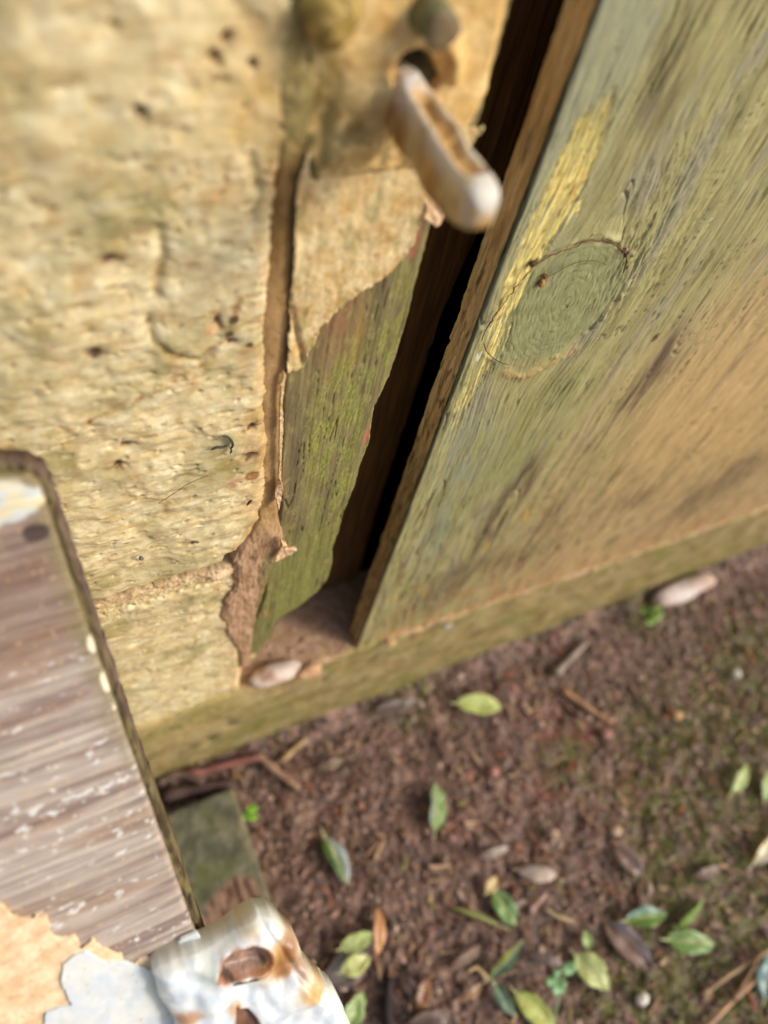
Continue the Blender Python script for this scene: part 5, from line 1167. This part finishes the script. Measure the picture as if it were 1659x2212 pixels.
def pebble(p, r, c1, label, seed, sq=(1.2, 1, .7)):
    q = on(p, 2, 0.006); o = lump("pebble", q, r, lin(*c1), M_CONC, None, seed, sq, 2); tag(o, label, "pebble", "pebbles on the soil"); return o
pebble((1464, 1545), 0.0045, (206, 166, 120), "tan pebble on the soil right of the straight twig", 1)
pebble((1388, 2158), 0.0042, (220, 214, 200), "white pebble at the bottom between seedling and straws", 2)
pebble((1331, 1795), 0.0042, (200, 170, 142), "cream pebble above the dull brown leaf", 3)
pebble((1196, 1802), 0.0040, (190, 160, 136), "beige pebble above the beige curled leaf", 4)
pebble((1066, 1667), 0.0042, (186, 132, 120), "pink pebble right of the narrow half turned leaf", 5)
pebble((1310, 1585), 0.0048, (170, 128, 112), "dull pink pebble below the straight light brown twig", 6)
pebble((1590, 1455), 0.0045, (190, 184, 168), "pale grey pebble on the moss by the right edge", 7)
rock = lump("rock", on((1475, 1275), 2, 0.009), 0.017, lin(214, 200, 190), M_CONC, None, 9, (2.1, 0.6, 0.6), 3, lin(186, 160, 144))
tag(rock, "pale pinkish rock lying at the foot of the door sill", "rock")

# grit and crumbled paint on the ledge in the gap
def grit():
    import bmesh
    bm = bmesh.new(); bmesh.ops.create_icosphere(bm, subdivisions=1, radius=1.0)
    V0 = np.array([v.co[:] for v in bm.verts]); F0 = np.array([[v.index for v in f.verts] for f in bm.faces]); bm.free()
    rs = np.random.RandomState(5); n = 300
    x = rs.uniform(0.060, 0.138, n); y = SILL_Y + 0.002 + np.abs(rs.normal(0, 0.016, n)); y = np.minimum(y, 0.19)
    r = rs.gamma(1.4, 0.00025, n) + 0.0003
    r = np.minimum(r, 0.0014)
    z = sill_top(x) + r * 0.25
    P = V0[None] * (1 + 0.3 * rs.uniform(-1, 1, (n, len(V0), 3))) * (r[:, None] * rs.uniform(.6, 1.3, (n, 3)))[:, None, :]
    P = P + np.stack([x, y, z], -1)[:, None, :]
    pal = np.array([lin(*c) for c in ((178, 144, 120), (168, 132, 110), (190, 158, 132), (158, 122, 100), (200, 174, 150))])
    Cc = np.repeat(pal[rs.choice(5, n)], len(V0), 0)
    F = (F0[None] + (np.arange(n) * len(V0))[:, None, None]).reshape(-1, 3)
    o = make_mesh("grit", P.reshape(-1, 3), F, Cc, M_CONC, sill, False); o["kind"] = "stuff"
grit()

# seedlings
def plantlet(name, base, stem_to, leaves, label, colr, colr2):
    o = thing(name, label, "plant")
    zt = 0.018
    pb = on(base, 2, 0.001); pt = on(stem_to, 2, zt)
    tube("stem", smooth_path([pb, (pb + pt) / 2 + np.array([.001, 0, .002]), pt], 5), [0.0007] * 11, lin(*colr2), M_BIT, o, 6)
    for k, (c, r) in enumerate(leaves):
        q = on(c, 2, zt + 0.002 * k); rs = np.random.RandomState(k + 3)
        V = [q]; n = 18
        rr = np.linalg.norm(on((c[0] + r, c[1]), 2, zt) - on(c, 2, zt))
        a0 = rs.uniform(0, 6)
        for ring in (0.5, 1.0):
            for i in range(n):
                a = 2 * math.pi * i / n
                w = 1 - 0.18 * math.exp(-((math.cos(a - a0) - 1) / 0.1) ** 2)
                V.append(q + np.array([math.cos(a) * rr * ring * w, 0.72 * math.sin(a) * rr * ring * w, 0.25 * rr * ring ** 2 * math.cos(2 * a) + 0.15 * rr * ring]))
        T = [[0, 1 + i, 1 + (i + 1) % n] for i in range(n)]
        Q = [[1 + i, 1 + n + i, 1 + n + (i + 1) % n, 1 + (i + 1) % n] for i in range(n)]
        m = make_mesh("leaflet", V, (np.array(Q), np.array(T)), np.array([lin(*colr)] + [np.array(lin(*colr)) * (0.8 + 0.3 * (i % 3))for i in range(2 * n)]), M_LEAF, o)
        md = m.modifiers.new("solid", 'SOLIDIFY'); md.thickness = 0.0003
        tube("leaf_stalk", [pt, (pt + q) / 2 + np.array([0, 0, .001]), q - np.array([0, 0, .0004])], [0.0005, 0.0005, 0.0004], lin(*colr2), M_BIT, o, 5)
    return o
plantlet("clover_seedling", (536, 1770), (538, 1762), [((543, 1748), 13), ((532, 1764), 11), ((548, 1766), 9)], "bright green clover seedling beside the edging block corner", (130, 186, 44), (120, 150, 60))
plantlet("seedling", (1192, 2220), (1206, 2130), [((1228, 2092), 17), ((1206, 2132), 19), ((1190, 2118), 13), ((1205, 2100), 10)], "bluish green seedling with round leaflets at the bottom edge", (128, 170, 116), (140, 170, 120))
plantlet("weed", (1408, 1334), (1404, 1328), [((1392, 1318), 15), ((1416, 1330), 16), ((1404, 1342), 13), ((1420, 1312), 10)], "small green weed growing at the foot of the sill beside the rock", (110, 140, 48), (110, 130, 56))

# crumbs, chips and moss nobody could count
def crumbs():
    import bmesh
    bm = bmesh.new(); bmesh.ops.create_icosphere(bm, subdivisions=1, radius=1.0)
    V0 = np.array([v.co[:] for v in bm.verts]); F0 = np.array([[v.index for v in f.verts] for f in bm.faces]); bm.free()
    rs = np.random.RandomState(12)
    n = 14000
    x = rs.uniform(-0.24, 0.70, n); y = rs.uniform(-0.32, 0.143, n)
    keep = ~((x > BX0 - 0.002) & (x < BX1 + 0.002) & (y < BY1 + 0.002))
    x, y = x[keep], y[keep]; n = len(x)
    r = rs.gamma(2.0, 0.0005, n) + 0.0005
    r = np.minimum(r, 0.0028)
    z = soil_h(x, y) + r * 0.3
    sc = np.stack([r * rs.uniform(.8, 1.9, n), r * rs.uniform(.7, 1.1, n), r * rs.uniform(.5, .9, n)], -1)
    a = rs.uniform(0, 6.28, n); ca, sa = np.cos(a)[:, None], np.sin(a)[:, None]
    jit = 1 + 0.28 * rs.uniform(-1, 1, (n, len(V0)))
    P = V0[None] * sc[:, None, :] * jit[..., None]
    X = P[..., 0] * ca - P[..., 1] * sa + x[:, None]; Y = P[..., 0] * sa + P[..., 1] * ca + y[:, None]; Z = P[..., 2] + z[:, None]
    V = np.stack([X, Y, Z], -1).reshape(-1, 3)
    pal = np.array([lin(*c) for c in ((112, 86, 72), (92, 70, 58), (132, 104, 88), (158, 128, 110), (70, 56, 48), (146, 96, 76), (178, 154, 134), (122, 106, 74))])
    ci = rs.choice(len(pal), n, p=[.24, .22, .18, .1, .12, .06, .04, .04])
    Cc = np.repeat(pal[ci] * rs.uniform(.8, 1.2, (n, 1)), len(V0), 0)
    F = (F0[None] + (np.arange(n) * len(V0))[:, None, None]).reshape(-1, 3)
    o = make_mesh("soil_crumbs", V, F, Cc, M_SOIL, None, False); o["kind"] = "stuff"
    # flat chips, bark shreds and tiny straws
    n = 1500
    x = rs.uniform(-0.16, 0.62, n); y = rs.uniform(-0.22, 0.14, n)
    keep = ~((x > BX0 - 0.004) & (x < BX1 + 0.004) & (y < BY1 + 0.004)); x, y = x[keep], y[keep]; n = len(x)
    L = rs.gamma(2, 0.0026, n) + 0.002; w = rs.uniform(0.0004, 0.0014, n)
    a = rs.uniform(0, 6.28, n); tl = rs.uniform(-.35, .35, n); z = soil_h(x, y) + 0.0025
    d = np.stack([np.cos(a) * np.cos(tl), np.sin(a) * np.cos(tl), np.sin(tl)], -1); s = np.stack([-np.sin(a), np.cos(a), 0 * a], -1); u_ = np.cross(d, s)
    c = np.stack([x, y, z], -1); th = w * 0.5
    V = []
    for du in (-1, 1):
        for ds in (-1, 1):
            for dn in (-1, 1):
                V.append(c + d * (du * L / 2)[:, None] + s * (ds * w * (1 if du < 0 else .6))[:, None] + u_ * (dn * th)[:, None])
    V = np.stack(V, 1).reshape(-1, 3)
    F0 = np.array([[0, 1, 3, 2], [4, 6, 7, 5], [0, 4, 5, 1], [2, 3, 7, 6], [0, 2, 6, 4], [1, 5, 7, 3]])
    F = (F0[None] + (np.arange(n) * 8)[:, None, None]).reshape(-1, 4)
    pal = np.array([lin(*c) for c in ((150, 118, 92), (120, 88, 66), (180, 150, 116), (92, 66, 52), (160, 96, 66), (136, 124, 72))])
    Cc = np.repeat(pal[rs.choice(len(pal), n, p=[.25, .25, .15, .2, .07, .08])], 8, 0)
    o = make_mesh("bark_litter", V, F, Cc, M_BIT, None, False); o["kind"] = "stuff"
    # moss: tiny upright blades
    n = 42000
    x = rs.uniform(-0.05, 0.62, n); y = rs.uniform(-0.22, 0.145, n)
    m = moss_mask(x, y) + 0.9 * ss(0.135, 0.146, y) * ss(-.1, .3, fbm(x / .02, y / .02, 3, 8))
    keep = rs.uniform(0, 1, n) < m * 0.95
    x, y = x[keep], y[keep]; n = len(x)
    keep = ~((x > BX0 - 0.004) & (x < BX1 + 0.004) & (y < BY1 + 0.004)); x, y = x[keep], y[keep]; n = len(x)
    z = soil_h(x, y); hgt = rs.uniform(0.002, 0.005, n); a = rs.uniform(0, 6.28, n); w = rs.uniform(.0005, .0010, n)
    s = np.stack([np.cos(a), np.sin(a), 0 * a], -1); c = np.stack([x, y, z], -1); ln = np.stack([rs.uniform(-1, 1, n), rs.uniform(-1, 1, n), 1.1 + 0 * a], -1) * hgt[:, None]
    V = np.stack([c - s * w[:, None], c + s * w[:, None], c + ln], 1).reshape(-1, 3)
    F = np.arange(3 * n).reshape(-1, 3)
    pal = np.array([lin(*c) for c in ((110, 114, 52), (132, 138, 62), (92, 96, 46), (152, 154, 80))])
    Cc = np.repeat(pal[rs.choice(4, n)], 3, 0)
    o = make_mesh("moss", V, F, Cc, M_BIT, None, False); o["kind"] = "stuff"
crumbs()
